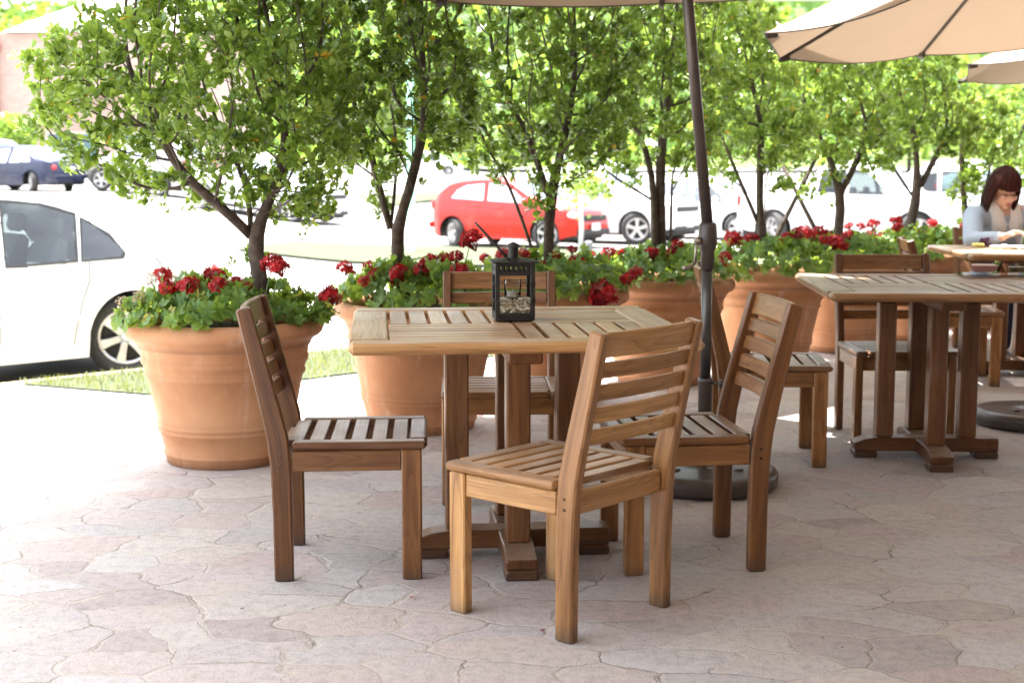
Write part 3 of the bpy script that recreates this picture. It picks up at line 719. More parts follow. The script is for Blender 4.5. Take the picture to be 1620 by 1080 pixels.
def parasol(label, base_xy, centre, R_, rot, zr, tilt, lean_to=None, base=True, sag=.24):
    t = thing('parasol', label, 'parasol', (base_xy[0], base_xy[1], 0), 0, 'cream parasols over the terrace')
    cx, cy = centre[0] - base_xy[0], centre[1] - base_xy[1]
    top = Vector((cx, cy, zr + .52))
    c = MB(); vs, fs = canopy(R_, rot, zr, tilt, sag=sag); vs = [(x + cx, y + cy, z) for x, y, z in vs]; c.add(vs, fs, smooth=True)
    cn = c.build('canopy', 'fabric', t)
    hm = MB(); n = 64; rim = vs[-n:]; hm.tube([Vector(p) for p in rim] + [Vector(rim[0])], .004, 5, cap=False); hm.build('hem', M['pole'], cn)
    for i in range(8):
        a = rot + i * math.pi / 4; r = MB()
        pts = []
        for k in range(9):
            u = .03 + .96 * k / 8; x, y = R_ * u * math.cos(a), R_ * u * math.sin(a)
            z = zr + .50 * (1 - u) ** 1.05 + .02 * math.sin(math.pi * u) + tilt[0] * x + tilt[1] * y
            pts.append((x + cx, y + cy, z - .014))
        r.board(pts, .013, .018, (-math.sin(a), math.cos(a), 0), .003); rb = r.build('rib', 'pole', t)
        p = Vector(pts[-1]); r = MB(); dv = Vector((math.cos(a), math.sin(a), -.15)); r.board([p - dv * .05, p + dv * .012], .024, .034, (-math.sin(a), math.cos(a), 0), .005); r.build('rib_cap', 'pole', rb)
    vt = MB(); vv = []; vf = []
    for k in range(3):
        for j in range(32):
            a = rot + j * math.pi / 16; rr = (.02, .12, .24)[k]; vv.append((cx + rr * math.cos(a), cy + rr * math.sin(a), zr + .58 - rr * .42 + tilt[0] * rr * math.cos(a) + tilt[1] * rr * math.sin(a)))
    for k in range(2):
        for j in range(32): a = k * 32 + j; d = k * 32 + (j + 1) % 32; vf.append((a, a + 32, d + 32, d))
    vt.add(vv, vf, smooth=True); vt.build('vent', 'fabric', cn)
    # pole
    j0 = Vector((0, 0, .98)); k0 = lean_to or Vector((0, 0, .98)).lerp(top, .45)
    p = MB(); p.tube([(0, 0, .985), k0, top], [.0215, .0215, .0195], 16); p.build('pole', 'pole', t)
    p = MB(); p.tube([(0, 0, .40), (0, 0, .86)], .0205, 16); p.build('lower_pole', 'steel', t)
    s = MB(); s.lathe([(.0005, .02), (.027, .02), (.027, .40), (.029, .403), (.029, .418), (.021, .420)], 20); sv = s.build('sleeve', 'pole', t)
    kn = MB(); kn.tube([(.025, -.008, .40), (.052, -.014, .40)], .006, 8); kn.tube([(.050, -.014, .40), (.064, -.017, .40)], [.016, .015], 10); kn.build('knob', 'steel', sv)
    h = MB(); h.lathe([(.021, .835), (.026, .837), (.027, .905), (.031, .912), (.037, .935), (.038, .955), (.033, 1.005), (.028, 1.013), (.0235, 1.013)], 20); hs = h.build('crank_housing', 'pole', t)
    k = MB(); k.tube([(-.030, -.02, .945), (-.050, -.03, .945)], .014, 12); k.tube([(-.046, -.034, .948), (-.052, -.040, .86)], .006, 8); k.tube([(-.052, -.040, .862), (-.075, -.055, .848), (-.10, -.07, .846)], [.006, .008, .009], 8)
    k.build('crank_handle', 'nickel', hs)
    if base:
        bs = MB(); bs.lathe([(.0005, .004), (.27, .004), (.283, .018), (.285, .055), (.276, .070), (.24, .0755), (.12, .083), (.035, .090), (.032, .12), (.0275, .122)], 56, tints=None)
        bs.build('base', 'pole', t)
        for sx in (.12, -.12):
            q_ = MB(); q_.tube([(sx, -.10, .082), (sx, -.10, .0865)], .017, 12); q_.build('bolt', 'steel', t)
    return t
U1 = (.742, 5.40)
topline = at(1088, 0, Y=5.36)
parasol('cream parasol with the brown crank pole between the front chairs', U1, (.62, 5.33), 1.42, R(-3), 1.99, (.035, -.012), lean_to=Vector((topline.x - U1[0], topline.y - U1[1], topline.z)), sag=.13)
parasol('large cream parasol at the top right, its round base beside the second table', (2.50, 6.72), (2.534, 6.93), 1.375, 8.0, 1.958, (.097, -.058))
parasol('small looking cream parasol at the right edge over the woman\'s table', (4.18, 9.05), (4.2, 9.2), 1.375, 8.0, 1.975, (.097, -.058))

# ------------------------------------------------------------------ pots, geraniums, trees
POT = [(-1.20, 5.91), (-.43, 6.66), (.20, 7.40), (.86, 8.10), (1.58, 8.81), (2.22, 9.52), (2.88, 10.2), (3.56, 10.9), (4.3, 11.6)]
pot_prof = [(.0005, .0), (.255, .0), (.262, .004), (.268, .035), (.276, .040), (.2765, .048), (.272, .054), (.290, .125), (.298, .131), (.300, .140), (.296, .147), (.301, .153), (.303, .162), (.298, .169),
            (.336, .345), (.345, .352), (.349, .362), (.343, .372), (.352, .395), (.360, .405), (.362, .418), (.357, .428), (.364, .462), (.372, .470), (.374, .480), (.392, .500),
            (.412, .508), (.424, .520), (.428, .536), (.425, .553), (.414, .568), (.398, .576), (.384, .574), (.374, .560), (.370, .535), (.366, .52)]
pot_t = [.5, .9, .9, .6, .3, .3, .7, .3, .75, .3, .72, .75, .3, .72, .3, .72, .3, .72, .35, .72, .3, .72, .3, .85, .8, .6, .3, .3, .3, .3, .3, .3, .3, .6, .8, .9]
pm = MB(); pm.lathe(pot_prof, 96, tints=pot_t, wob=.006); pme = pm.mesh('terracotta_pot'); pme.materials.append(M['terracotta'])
sm_ = MB(); sm_.lathe([(.371, .515), (.25, .535), (.0005, .55)], 40, wob=.03); sme = sm_.mesh('soil'); sme.materials.append(M['soil'])
plabel = ['terracotta pot nearest the viewer, behind the dark chair on the left', 'terracotta pot behind the left end of the lantern table', 'terracotta pot behind the lantern, mostly hidden by the table',
          'terracotta pot left of the umbrella pole', 'terracotta pot right of the umbrella pole, behind the right hand chair', 'terracotta pot behind the corner of the table with glass dishes',
          'terracotta pot behind the chair back at the second table', 'terracotta pot at the left end of the woman\'s table', 'farthest terracotta pot, behind the woman']
tlabel = ['nearest small tree, its crown spreading far to the left above the white sedan', 'small tree with a dark forked trunk left of the red car', 'dense dark small tree right above the lantern', 'small tree with three thin stems left of the umbrella pole',
          'small tree with a slim split trunk right of the umbrella pole', 'small tree with crossing stakes at its trunk under the big parasol', 'small tree with a black wide forked trunk right of the stakes', 'thin stemmed small tree left of the woman', 'small tree behind the woman at the right edge']
glabel = ['red geranium in the nearest pot, with dried pale flower heads at its left', 'red geranium behind the left end of the lantern table, one tall flower above', 'red geranium right of the lantern with one very large red head',
          'red geranium directly left of the umbrella pole', 'red geranium directly right of the umbrella pole', 'red geranium under the crossing stakes, with a broad mass of red heads', 'red geranium at the foot of the black forked trunk', 'red geranium left of the woman', 'red geranium behind the woman']
for i, (x, y) in enumerate(POT):
    t = thing('flower_pot', plabel[i], 'pot', (x, y, 0), R(37 * i), 'terracotta pots along the terrace edge')
    o = link('pot', pme, t); link('soil', sme, t)
    o.rotation_euler = (R(.4), 0, 0); t.scale = (.955, .955, 1.045)

HEADS = [
    [(258, 436, .75, 0), (266, 456, .7, 0), (300, 455, .95, 0), (338, 442, 1.0, 0), (345, 452, .7, 0), (374, 452, .8, 0), (308, 484, .75, 0), (318, 497, .6, 0), (330, 500, .45, 0), (430, 417, .8, 0), (443, 424, .7, 0), (520, 467, .8, 0), (532, 474, .5, 0), (193, 479, .6, 1), (221, 469, .6, 1), (238, 440, .55, 1), (275, 445, .5, 1), (392, 455, .5, 0)],
    [(545, 424, .7, 0), (556, 432, .4, 0), (586, 424, .7, 0), (594, 436, .7, 0), (612, 437, .6, 0), (630, 432, .8, 0), (652, 436, .8, 0), (668, 430, .9, 0), (680, 417, .9, 0), (705, 411, .7, 0), (722, 406, .6, 0), (726, 430, .8, 0), (744, 380, 1.05, 0), (622, 448, .5, 0), (708, 430, .6, 0), (576, 445, .5, 0), (543, 470, .5, 0), (748, 465, .6, 0), (732, 468, .5, 0)],
    [(768, 410, .6, 0), (798, 404, .8, 0), (829, 402, .6, 0), (912, 416, .85, 0), (955, 466, 1.35, 0), (948, 474, .9, 0), (905, 395, .5, 0), (880, 405, .5, 0), (992, 441, .7, 0), (1005, 432, .7, 0), (858, 420, .5, 0)],
    [(963, 402, .85, 0), (935, 404, .5, 0), (984, 400, .5, 0), (1012, 436, .8, 0), (1007, 428, .6, 0), (1032, 401, .75, 0), (1069, 394, .8, 0), (1072, 386, .6, 0), (1062, 400, .6, 0), (1143, 423, .85, 0), (1147, 407, .7, 0), (1072, 416, .6, 0), (1020, 398, .5, 0)],
    [(1158, 378, 1.0, 0), (1168, 382, .8, 0), (1187, 378, .7, 0), (1184, 398, .8, 0), (1246, 378, .8, 0), (1260, 370, .8, 0), (1195, 376, .5, 0), (1215, 388, .5, 0)],
    [(1272, 368, 1.0, 0), (1286, 374, 1.0, 0), (1298, 366, .8, 0), (1310, 372, .7, 0), (1322, 384, 1.1, 0), (1330, 392, .9, 0), (1252, 382, .7, 0), (1303, 380, .7, 0), (1342, 372, .7, 0)],
    [(1343, 358, .6, 0), (1362, 358, .6, 0), (1382, 355, .9, 0), (1376, 372, .8, 0), (1364, 384, .8, 0), (1345, 372, .6, 0), (1394, 374, .6, 0), (1417, 350, .9, 0), (1420, 360, .7, 0), (1354, 378, .5, 0)],
    [(1444, 366, .8, 0), (1458, 369, .9, 0), (1470, 365, .7, 0), (1476, 354, .8, 0), (1467, 371, .6, 0), (1449, 372, .5, 0), (1526, 358, .7, 0)],
    [(1560, 350, .7, 0), (1612, 352, .7, 0)]]
# leaf and flower meshes
def frame_from(Nrm, rg):
    """orthonormal frames with normals Nrm (n,3) and random spin"""
    Nrm = Nrm / np.linalg.norm(Nrm, axis=1, keepdims=True)
    a = rg.normal(size=Nrm.shape); u = a - (a * Nrm).sum(1, keepdims=True) * Nrm; u /= np.linalg.norm(u, axis=1, keepdims=True)
    return u, np.cross(Nrm, u), Nrm
def _gr(i): return (1.08, .92, 1.0, .66)[i % 4] if i != 19 else .35
GEO = [(0, 0)] + [(_gr(i) * math.cos(2 * math.pi * i / 20), _gr(i) * math.sin(2 * math.pi * i / 20)) for i in range(20)]
def geranium_foliage(rg, n=520, rad=.44, hgt=.20):
    u = rg.random(n); ang = rg.uniform(0, 2 * math.pi, n); r = rad * np.sqrt(u) * (1 + .08 * np.sin(3 * ang + rg.uniform(0, 6)))
    lump = .6 + .5 * np.sin(4 * ang + rg.uniform(0, 6)) * (r / rad) ** .7 * .6 + .35 * rg.random(n)
    z = .545 + hgt * (1 - (r / (rad * 1.05)) ** 2) * lump + .045 * rg.random(n)
    over = r > .38; z = np.where(over, np.maximum(z, .575) + .02 * rg.random(n), z)
    P = np.stack([r * np.cos(ang), r * np.sin(ang), z], 1)
    Nn = np.stack([np.cos(ang) * (r / rad) * 1.1, np.sin(ang) * (r / rad) * 1.1, np.full(n, .75)], 1) + rg.normal(size=(n, 3)) * .55
    Uv, Vv, Wv = frame_from(Nn, rg); s = rg.uniform(.020, .040, n)
    g = np.array(GEO); cup = .25 * (g ** 2).sum(1) + .12 * np.cos(5 * np.arctan2(g[:, 1], g[:, 0])) * (g ** 2).sum(1)
    V = P[:, None, :] + s[:, None, None] * (g[None, :, :1] * Uv[:, None] + g[None, :, 1:] * Vv[:, None] + cup[None, :, None] * Wv[:, None])
    F = [(0, i, i % 20 + 1) for i in range(1, 21)]
    tint = np.clip(rg.beta(2, 2.6, n) * .9, 0, .93); tint[rg.random(n) < .015] = 1
    b = MB(); b.arrays(V, F, tint, True)
    return b, P
def flower_mesh(rg, dry=False, n=56):
    b = MB(); d = rg.normal(size=(n, 3)); d[:, 2] = np.abs(d[:, 2]) * .9 - .25; d /= np.linalg.norm(d, axis=1, keepdims=True)
    P = d * np.array([.044, .044, .040]) * rg.uniform(.75, 1.05, (n, 1))
    Uv, Vv, Wv = frame_from(d + rg.normal(size=(n, 3)) * .25, rg); s = rg.uniform(.011, .016, n) * (.6 if dry else 1)
    g = [(0, 0)]
    for i in range(15): a = 2 * math.pi * i / 15; q = (1.05, .98, .5)[(i + 1) % 3] ; g.append((q * math.cos(a), q * math.sin(a)))
    g = np.array(g); cup = .35 * (g ** 2).sum(1)
    V = P[:, None, :] + s[:, None, None] * (g[None, :, :1] * Uv[:, None] + g[None, :, 1:] * Vv[:, None] + cup[None, :, None] * Wv[:, None])
    b.arrays(V, [(0, i, i % 15 + 1) for i in range(1, 16)], rg.random(n), False)
    for p in P[:: 2]: b.tube([(0, 0, -.05), tuple(p * .9)], .0012, 4, tint=.2)
    return b
rgn = np.random.default_rng(11)
FM = []
for i in range(5):
    me = flower_mesh(rgn).mesh('flower_head'); me.materials.append(M['petal']); FM.append(me)
DM = flower_mesh(rgn, True, 26).mesh('flower_head'); DM.materials.append(M['dry'])
for i, (x, y) in enumerate(POT):
    rg = np.random.default_rng(100 + i)
    g = thing('geranium', glabel[i], 'flowers', (x, y, .53), 0, 'geraniums planted in the pots')
    b, P = geranium_foliage(rg, 620 if i < 3 else 480, .445 if i < 2 else .47, .21 if i != 0 else .185)
    for k in range(len(b.v)): q = b.v[k]; b.v[k] = (q[0] * .98, q[1] * .98, q[2] - .507)
    b.build('foliage', 'gleaf', g)
    for (px, py, sc, dry) in HEADS[i]:
        Yd = y + rg.uniform(-.30, .12)
        if sc > 1.2 or (sc == .9 and i == 2): Yd = y - .40
        p = at(px, py, Y=Yd)
        rad = math.hypot(p.x - x, p.y - y)
        lx, ly, lz = p.x - x, p.y - y, p.z - .53
        h = link('flower_head', DM if dry else FM[rg.integers(5)], g, 'dried pale flower head' if dry else None)
        h.location = (lx, ly, lz); h.scale = (sc * 1.16,) * 3; h.rotation_euler = (rg.uniform(-.5, .5), rg.uniform(-.5, .5), rg.uniform(0, 6))
        s = MB(); s.tube([(lx * .55, ly * .55, .03), (lx * .85, ly * .85, lz * .55), (lx, ly, lz - .01)], [.003, .0028, .0022], 5); s.build('flower_stem', 'stem', g)

def sample_crown(ells, n, rg):
    """points in a union of ellipsoids (centre, radii), denser toward the outside"""
    vol = np.array([e[1][0] * e[1][1] * e[1][2] for e in ells]); pr = vol / vol.sum(); out = []
    for k in rg.choice(len(ells), n, p=pr):
        d = rg.normal(size=3); d /= np.linalg.norm(d); r = rg.random() ** (1 / 3.6)
        out.append(np.array(ells[k][0]) + d * r * np.array(ells[k][1]))
    return np.array(out)
def grow(stems, attr, step, kill, rg, maxn=7000, infl=1.2):
    P = []; par = []
    for stem in stems:
        start = stem[0] if isinstance(stem[0], int) else None
        pts = stem[1:] if start is not None else stem
        prev = start if start is not None else -1
        for q in pts: P.append(np.array(q, float)); par.append(prev); prev = len(P) - 1
    P = list(P); A = attr.copy(); near = np.full(len(A), 1e9); nid = np.zeros(len(A), int)
    def upd(i0):
        nonlocal near, nid
        B = np.array(P[i0:]); d = np.linalg.norm(A[:, None] - B[None], axis=2); j = d.argmin(1); dm = d[np.arange(len(A)), j]
        m = dm < near; near[m] = dm[m]; nid[m] = j[m] + i0
    upd(0)
    for it in range(160):
        if len(A) == 0 or len(P) > maxn: break
        m = near < infl if it > 3 else np.ones(len(A), bool); i0 = len(P)
        if not m.any(): infl *= 1.5; continue
        for k in np.unique(nid[m]):
            q = A[m & (nid == k)] - P[k]; q /= np.linalg.norm(q, axis=1, keepdims=True); d = q.sum(0) + rg.normal(size=3) * .25
            if par[k] >= 0:
                e = P[k] - P[par[k]]; d = d / np.linalg.norm(d) + .35 * e / (np.linalg.norm(e) + 1e-9)
            d /= np.linalg.norm(d); q = P[k] + d * step
            P.append(q); par.append(k)
        if len(P) == i0: break
        upd(i0); keep = near > kill; A = A[keep]; near = near[keep]; nid = nid[keep]
    return np.array(P), np.array(par)
LEAF = np.array([(0, 0, 0), (.30, .20, .05), (.30, -.20, .05), (.68, .285, .06), (.68, -.285, .06), (1, 0, -.07), (.30, 0, -.03), (.66, 0, -.03)])
LF = [(0, 2, 6), (0, 6, 1), (6, 2, 4, 7), (1, 6, 7, 3), (7, 4, 5), (3, 7, 5)]
def tree(label, origin, stems, ells, nat, seed, nleaf, lsize, tip=.0019, step=.055, tint0=.0, trunk_r=None, extra=None, trunk_mat='bark', group='small trees growing in the terracotta pots', expo=1.9, dens=1.0):
    rg = np.random.default_rng(seed); O = np.array(origin, float)
    A = sample_crown(ells, nat, rg); P, par = grow(stems, A, step, step * 1.35, rg); n = len(P)
    kids = [[] for _ in range(n)]
    for i, p in enumerate(par):
        if p >= 0: kids[p].append(i)
    acc = np.zeros(n); rad = np.zeros(n)
    for i in range(n - 1, -1, -1):
        if not kids[i]: acc[i] = tip ** expo
        rad[i] = acc[i] ** (1 / expo)
        if par[i] >= 0: acc[par[i]] += acc[i]
    k = (trunk_r / rad.max()) if trunk_r else 1.0
    rad = np.where(rad > .006, .006 + (rad - .006) * max(.2, (trunk_r - .006) / (rad.max() - .006)) if trunk_r else rad, rad)
    root = thing('potted_tree', label, 'tree', origin, 0, group)
    w = MB(); done = set()
    starts = [i for i in range(n) if par[i] < 0] + [c for i in range(n) for c in sorted(kids[i], key=lambda q: -rad[q])[1:]]
    for s0 in starts:
        ch = ([par[s0]] if par[s0] >= 0 else []) + [s0]; i = s0
        while kids[i]:
            i = max(kids[i], key=lambda q: rad[q]); ch.append(i)
        pts = [P[c] - O for c in ch]; rr = [rad[c] for c in ch]
        if par[s0] >= 0: rr[0] = rr[1]
        if len(pts) < 2: continue
        if len(pts) > 3:      # relax the chain a little
            q = np.array(pts)
            for _ in range(2): q[1:-1] = .5 * q[1:-1] + .25 * (q[:-2] + q[2:])
            pts = list(q)
        w.tube(pts, rr, 9 if rr[0] > .015 else (6 if rr[0] > .006 else 4), cap=True)
    tr = w.build('trunk', trunk_mat, root)
    # leaves on the twigs
    tw = np.where(rad < .0062)[0]; D = np.zeros((n, 3))
    for i in range(n):
        if par[i] >= 0: D[i] = P[i] - P[par[i]]
    D /= (np.linalg.norm(D, axis=1, keepdims=True) + 1e-9)
    # prefer tips
    tipw = np.array([4.0 if not kids[i] else (1.6 if any(not kids[c] for c in kids[i]) else .4) for i in tw]); tipw /= tipw.sum()
    ncl = nleaf // 6; cid = rg.choice(tw, ncl, p=tipw); ids = np.repeat(cid, 6); nleaf = len(ids)
    cj = np.repeat(rg.normal(size=(ncl, 3)) * .022, 6, axis=0)
    base = P[ids] + D[ids] * rg.uniform(-.6, .45, (nleaf, 1)) * step * .6 + cj + rg.normal(size=(nleaf, 3)) * .006
    dr = D[ids] * .65 + rg.normal(size=(nleaf, 3)) * .62 + np.array([0, 0, .42]); dr /= np.linalg.norm(dr, axis=1, keepdims=True)
    upv = np.array([0, 0, 1.0]) + rg.normal(size=(nleaf, 3)) * .55; nn = upv - (upv * dr).sum(1, keepdims=True) * dr; nn /= np.linalg.norm(nn, axis=1, keepdims=True)
    sd = np.cross(nn, dr); s = rg.uniform(.55, 1.3, nleaf) * lsize; wd = rg.uniform(.85, 1.25, nleaf)
    curl = rg.uniform(.3, 2.2, nleaf)
    V = (base - O)[:, None, :] + s[:, None, None] * (LEAF[None, :, :1] * dr[:, None] + LEAF[None, :, 1:2] * (sd * wd[:, None])[:, None] + LEAF[None, :, 2:] * (nn * curl[:, None])[:, None])
    cl = np.array([mnoise.noise(Vector((q * 2.6).tolist())) for q in base])
    tint = np.clip(.40 + tint0 + .30 * cl + np.repeat(rg.normal(size=ncl), 6) * .14 + rg.normal(size=nleaf) * .16, 0, .93); tint[rg.random(nleaf) < .006] = 1
    lf = MB(); lf.arrays(V, LF, tint, True); lf.build('crown', 'leaf', root)
    return root
def E(px, py, rx, ry, Y, ryd=None):
    c = at(px, py, Y=Y); k = Y / 2250; return (tuple(c), (rx * k, (ryd if ryd else rx * k), ry * k))
def S(pts): return [tuple(at(px, py, Y=Y)) for px, py, Y in pts]
def potbase(i, dx=0, dy=0): return (POT[i][0] + dx, POT[i][1] + dy, .54)
TG2 = 3600
# 1: the nearest tree
Y0 = POT[0][1]
tree(tlabel[0], (at(416, 500, Y=Y0).x, Y0, .54), [S([(418, 512, Y0), (416, 470, Y0), (411, 430, Y0 - .02), (402, 395, Y0 - .02), (397, 372, Y0)]),
     [4] + S([(372, 345, Y0 - .05), (340, 318, Y0 - .1), (300, 290, Y0 - .12)]), [4] + S([(398, 340, Y0 + .04), (392, 300, Y0 + .1)]), [4] + S([(416, 340, Y0), (432, 305, Y0 + .03), (450, 262, Y0 + .05)]),
     S([(392, 505, Y0 + .05), (394, 460, Y0 + .05), (398, 415, Y0 + .03)])],
     [E(330, 130, 190, 190, Y0, .55), E(180, 165, 140, 125, Y0 - .1, .42), E(120, 110, 85, 85, Y0, .3), E(270, 285, 105, 52, Y0 - .1, .34), E(470, 150, 95, 220, Y0 + .05, .5), E(455, 300, 70, 48, Y0, .28), E(330, -110, 190, 120, Y0, .5)],
     2300, 21, 22000, .038, trunk_r=.033, tint0=.20)
Y0 = POT[1][1]
tree(tlabel[1], (at(640, 470, Y=Y0).x, Y0, .54), [S([(640, 478, Y0), (637, 440, Y0), (627, 395, Y0), (618, 362, Y0)]), [3] + S([(606, 325, Y0), (594, 280, Y0 + .03), (588, 240, Y0)]), [3] + S([(624, 320, Y0 + .05), (628, 260, Y0 + .06)]),
     [3] + S([(640, 335, Y0 - .05), (652, 300, Y0 - .06), (650, 265, Y0), (672, 215, Y0)])],
     [E(600, 100, 120, 170, Y0, .5), E(690, 150, 75, 120, Y0 - .05, .4), E(545, 220, 70, 70, Y0, .35), E(610, 262, 60, 45, Y0, .3), E(640, -80, 160, 110, Y0, .5), E(600, 318, 22, 26, Y0, .1)],
     1600, 22, 13500, .039, trunk_r=.031, tint0=-.02)
Y0 = POT[2][1]
tree(tlabel[2], (at(868, 440, Y=Y0).x, Y0, .54), [S([(868, 448, Y0), (869, 400, Y0), (866, 355, Y0), (868, 310, Y0), (872, 265, Y0)]), [3] + S([(852, 262, Y0), (836, 215, Y0 + .05)]), [3] + S([(884, 262, Y0 + .03), (896, 200, Y0 + .05)]),
     S([(856, 440, Y0 - .03), (842, 392, Y0 - .04), (826, 345, Y0 - .05), (808, 300, Y0 - .05)]), S([(850, 440, Y0 + .05), (853, 380, Y0 + .05), (846, 300, Y0 + .05)])],
     [E(850, 130, 135, 150, Y0, .55), E(790, 215, 85, 75, Y0 - .1, .4), E(915, 215, 85, 70, Y0 - .1, .4), E(960, 120, 70, 100, Y0, .4), E(868, 318, 38, 40, Y0 - .03, .14), E(860, -60, 170, 90, Y0, .55), E(740, 120, 60, 90, Y0, .35)],
     1800, 23, 13500, .040, trunk_r=.028, tint0=.02)
Y0 = POT[3][1]
tree(tlabel[3], (at(1042, 420, Y=Y0).x, Y0, .54), [S([(1036, 425, Y0), (1033, 370, Y0), (1037, 320, Y0), (1036, 280, Y0), (1020, 225, Y0)]), S([(1046, 425, Y0 + .03), (1048, 370, Y0 + .03), (1044, 320, Y0 + .03), (1042, 270, Y0 + .02), (1048, 215, Y0)]),
     S([(1058, 425, Y0 - .03), (1062, 380, Y0 - .03), (1065, 300, Y0 - .03), (1058, 268, Y0)]), [2] + S([(1010, 300, Y0), (975, 285, Y0), (950, 270, Y0)])],
     [E(1030, 120, 100, 140, Y0, .5), E(985, 235, 65, 50, Y0, .3), E(1090, 150, 70, 110, Y0, .4), E(1070, 235, 60, 45, Y0, .3), E(1050, -20, 120, 70, Y0, .5), E(935, 290, 30, 22, Y0, .15)],
     1400, 24, 10000, .039, trunk_r=.028, tint0=.12)
Y0 = POT[4][1]
tree(tlabel[4], (at(1205, 405, Y=Y0).x, Y0, .54), [S([(1208, 408, Y0), (1204, 365, Y0), (1192, 330, Y0), (1172, 295, Y0), (1160, 260, Y0)]), [1] + S([(1199, 320, Y0), (1202, 270, Y0), (1206, 215, Y0)]), S([(1214, 408, Y0 + .05), (1210, 330, Y0 + .05), (1206, 290, Y0 + .05)])],
     [E(1180, 130, 85, 110, Y0, .45), E(1150, 225, 60, 60, Y0, .35), E(1225, 215, 75, 65, Y0, .4), E(1170, 60, 70, 70, Y0, .4), E(1218, 292, 30, 20, Y0, .15)],
     1100, 25, 7500, .040, trunk_r=.026, tint0=.26)  # this and the trees after it: paler leaf tint stands in for sunlight
Y0 = POT[5][1]
tree(tlabel[5], (at(1326, 395, Y=Y0).x, Y0, .54), [S([(1322, 400, Y0), (1326, 365, Y0), (1333, 330, Y0), (1332, 302, Y0)]), [3] + S([(1322, 270, Y0), (1306, 235, Y0)]), [3] + S([(1346, 275, Y0), (1360, 250, Y0), (1372, 215, Y0)])],
     [E(1320, 170, 95, 80, Y0, .45), E(1290, 232, 70, 50, Y0, .35), E(1365, 235, 65, 45, Y0, .35), E(1300, 110, 100, 45, Y0, .4), E(1270, 300, 40, 25, Y0, .2)],
     1000, 26, 6600, .041, trunk_r=.032, tint0=.26)
Y0 = POT[6][1]
tree(tlabel[6], (at(1436, 385, Y=Y0).x, Y0, .54), [S([(1432, 388, Y0), (1440, 355, Y0), (1450, 320, Y0), (1456, 295, Y0)]), [3] + S([(1448, 262, Y0), (1450, 225, Y0)]), [3] + S([(1468, 270, Y0), (1484, 242, Y0), (1496, 220, Y0)]), [2] + S([(1430, 290, Y0), (1410, 262, Y0)])],
     [E(1440, 165, 80, 75, Y0, .4), E(1410, 215, 45, 40, Y0, .3), E(1500, 205, 55, 45, Y0, .35), E(1430, 110, 90, 35, Y0, .4)],
     900, 27, 5800, .041, trunk_r=.036, tint0=.26)
Y0 = POT[7][1]
tree(tlabel[7], (at(1528, 375, Y=Y0).x, Y0, .54), [S([(1530, 375, Y0), (1528, 340, Y0), (1522, 290, Y0), (1518, 230, Y0)]), S([(1552, 375, Y0), (1556, 320, Y0), (1562, 270, Y0)])],
     [E(1530, 185, 55, 50, Y0, .35), E(1555, 300, 45, 32, Y0, .25), E(1560, 240, 45, 45, Y0, .3)],
     300, 28, 3200, .042, trunk_r=.024, tint0=.28)
Y0 = POT[8][1]
tree(tlabel[8], (at(1606, 370, Y=Y0).x, Y0, .54), [S([(1606, 370, Y0), (1596, 310, Y0), (1590, 262, Y0)]), [2] + S([(1612, 220, Y0), (1625, 180, Y0)]), [2] + S([(1576, 235, Y0), (1568, 205, Y0)])],
     [E(1600, 180, 70, 45, Y0, .35), E(1630, 250, 60, 50, Y0, .35)],
     300, 29, 3200, .042, trunk_r=.024, tint0=.28)
for i, (a, b_) in enumerate([((1228, 375), (1296, 240)), ((1296, 375), (1238, 262))]):
    s = MB(); s.tube([at(a[0], a[1] + 30, Y=9.45 + .1 * i), at(a[0], a[1], Y=9.45 + .1 * i), at(b_[0], b_[1], Y=9.5 + .1 * i)], [.016, .016, .013], 8)
    tag(s.build('tree_stake', 'bark'), ['grey wooden stake leaning right beneath the big parasol', 'brown wooden stake leaning left, crossing behind the grey one'][i], 'stake')

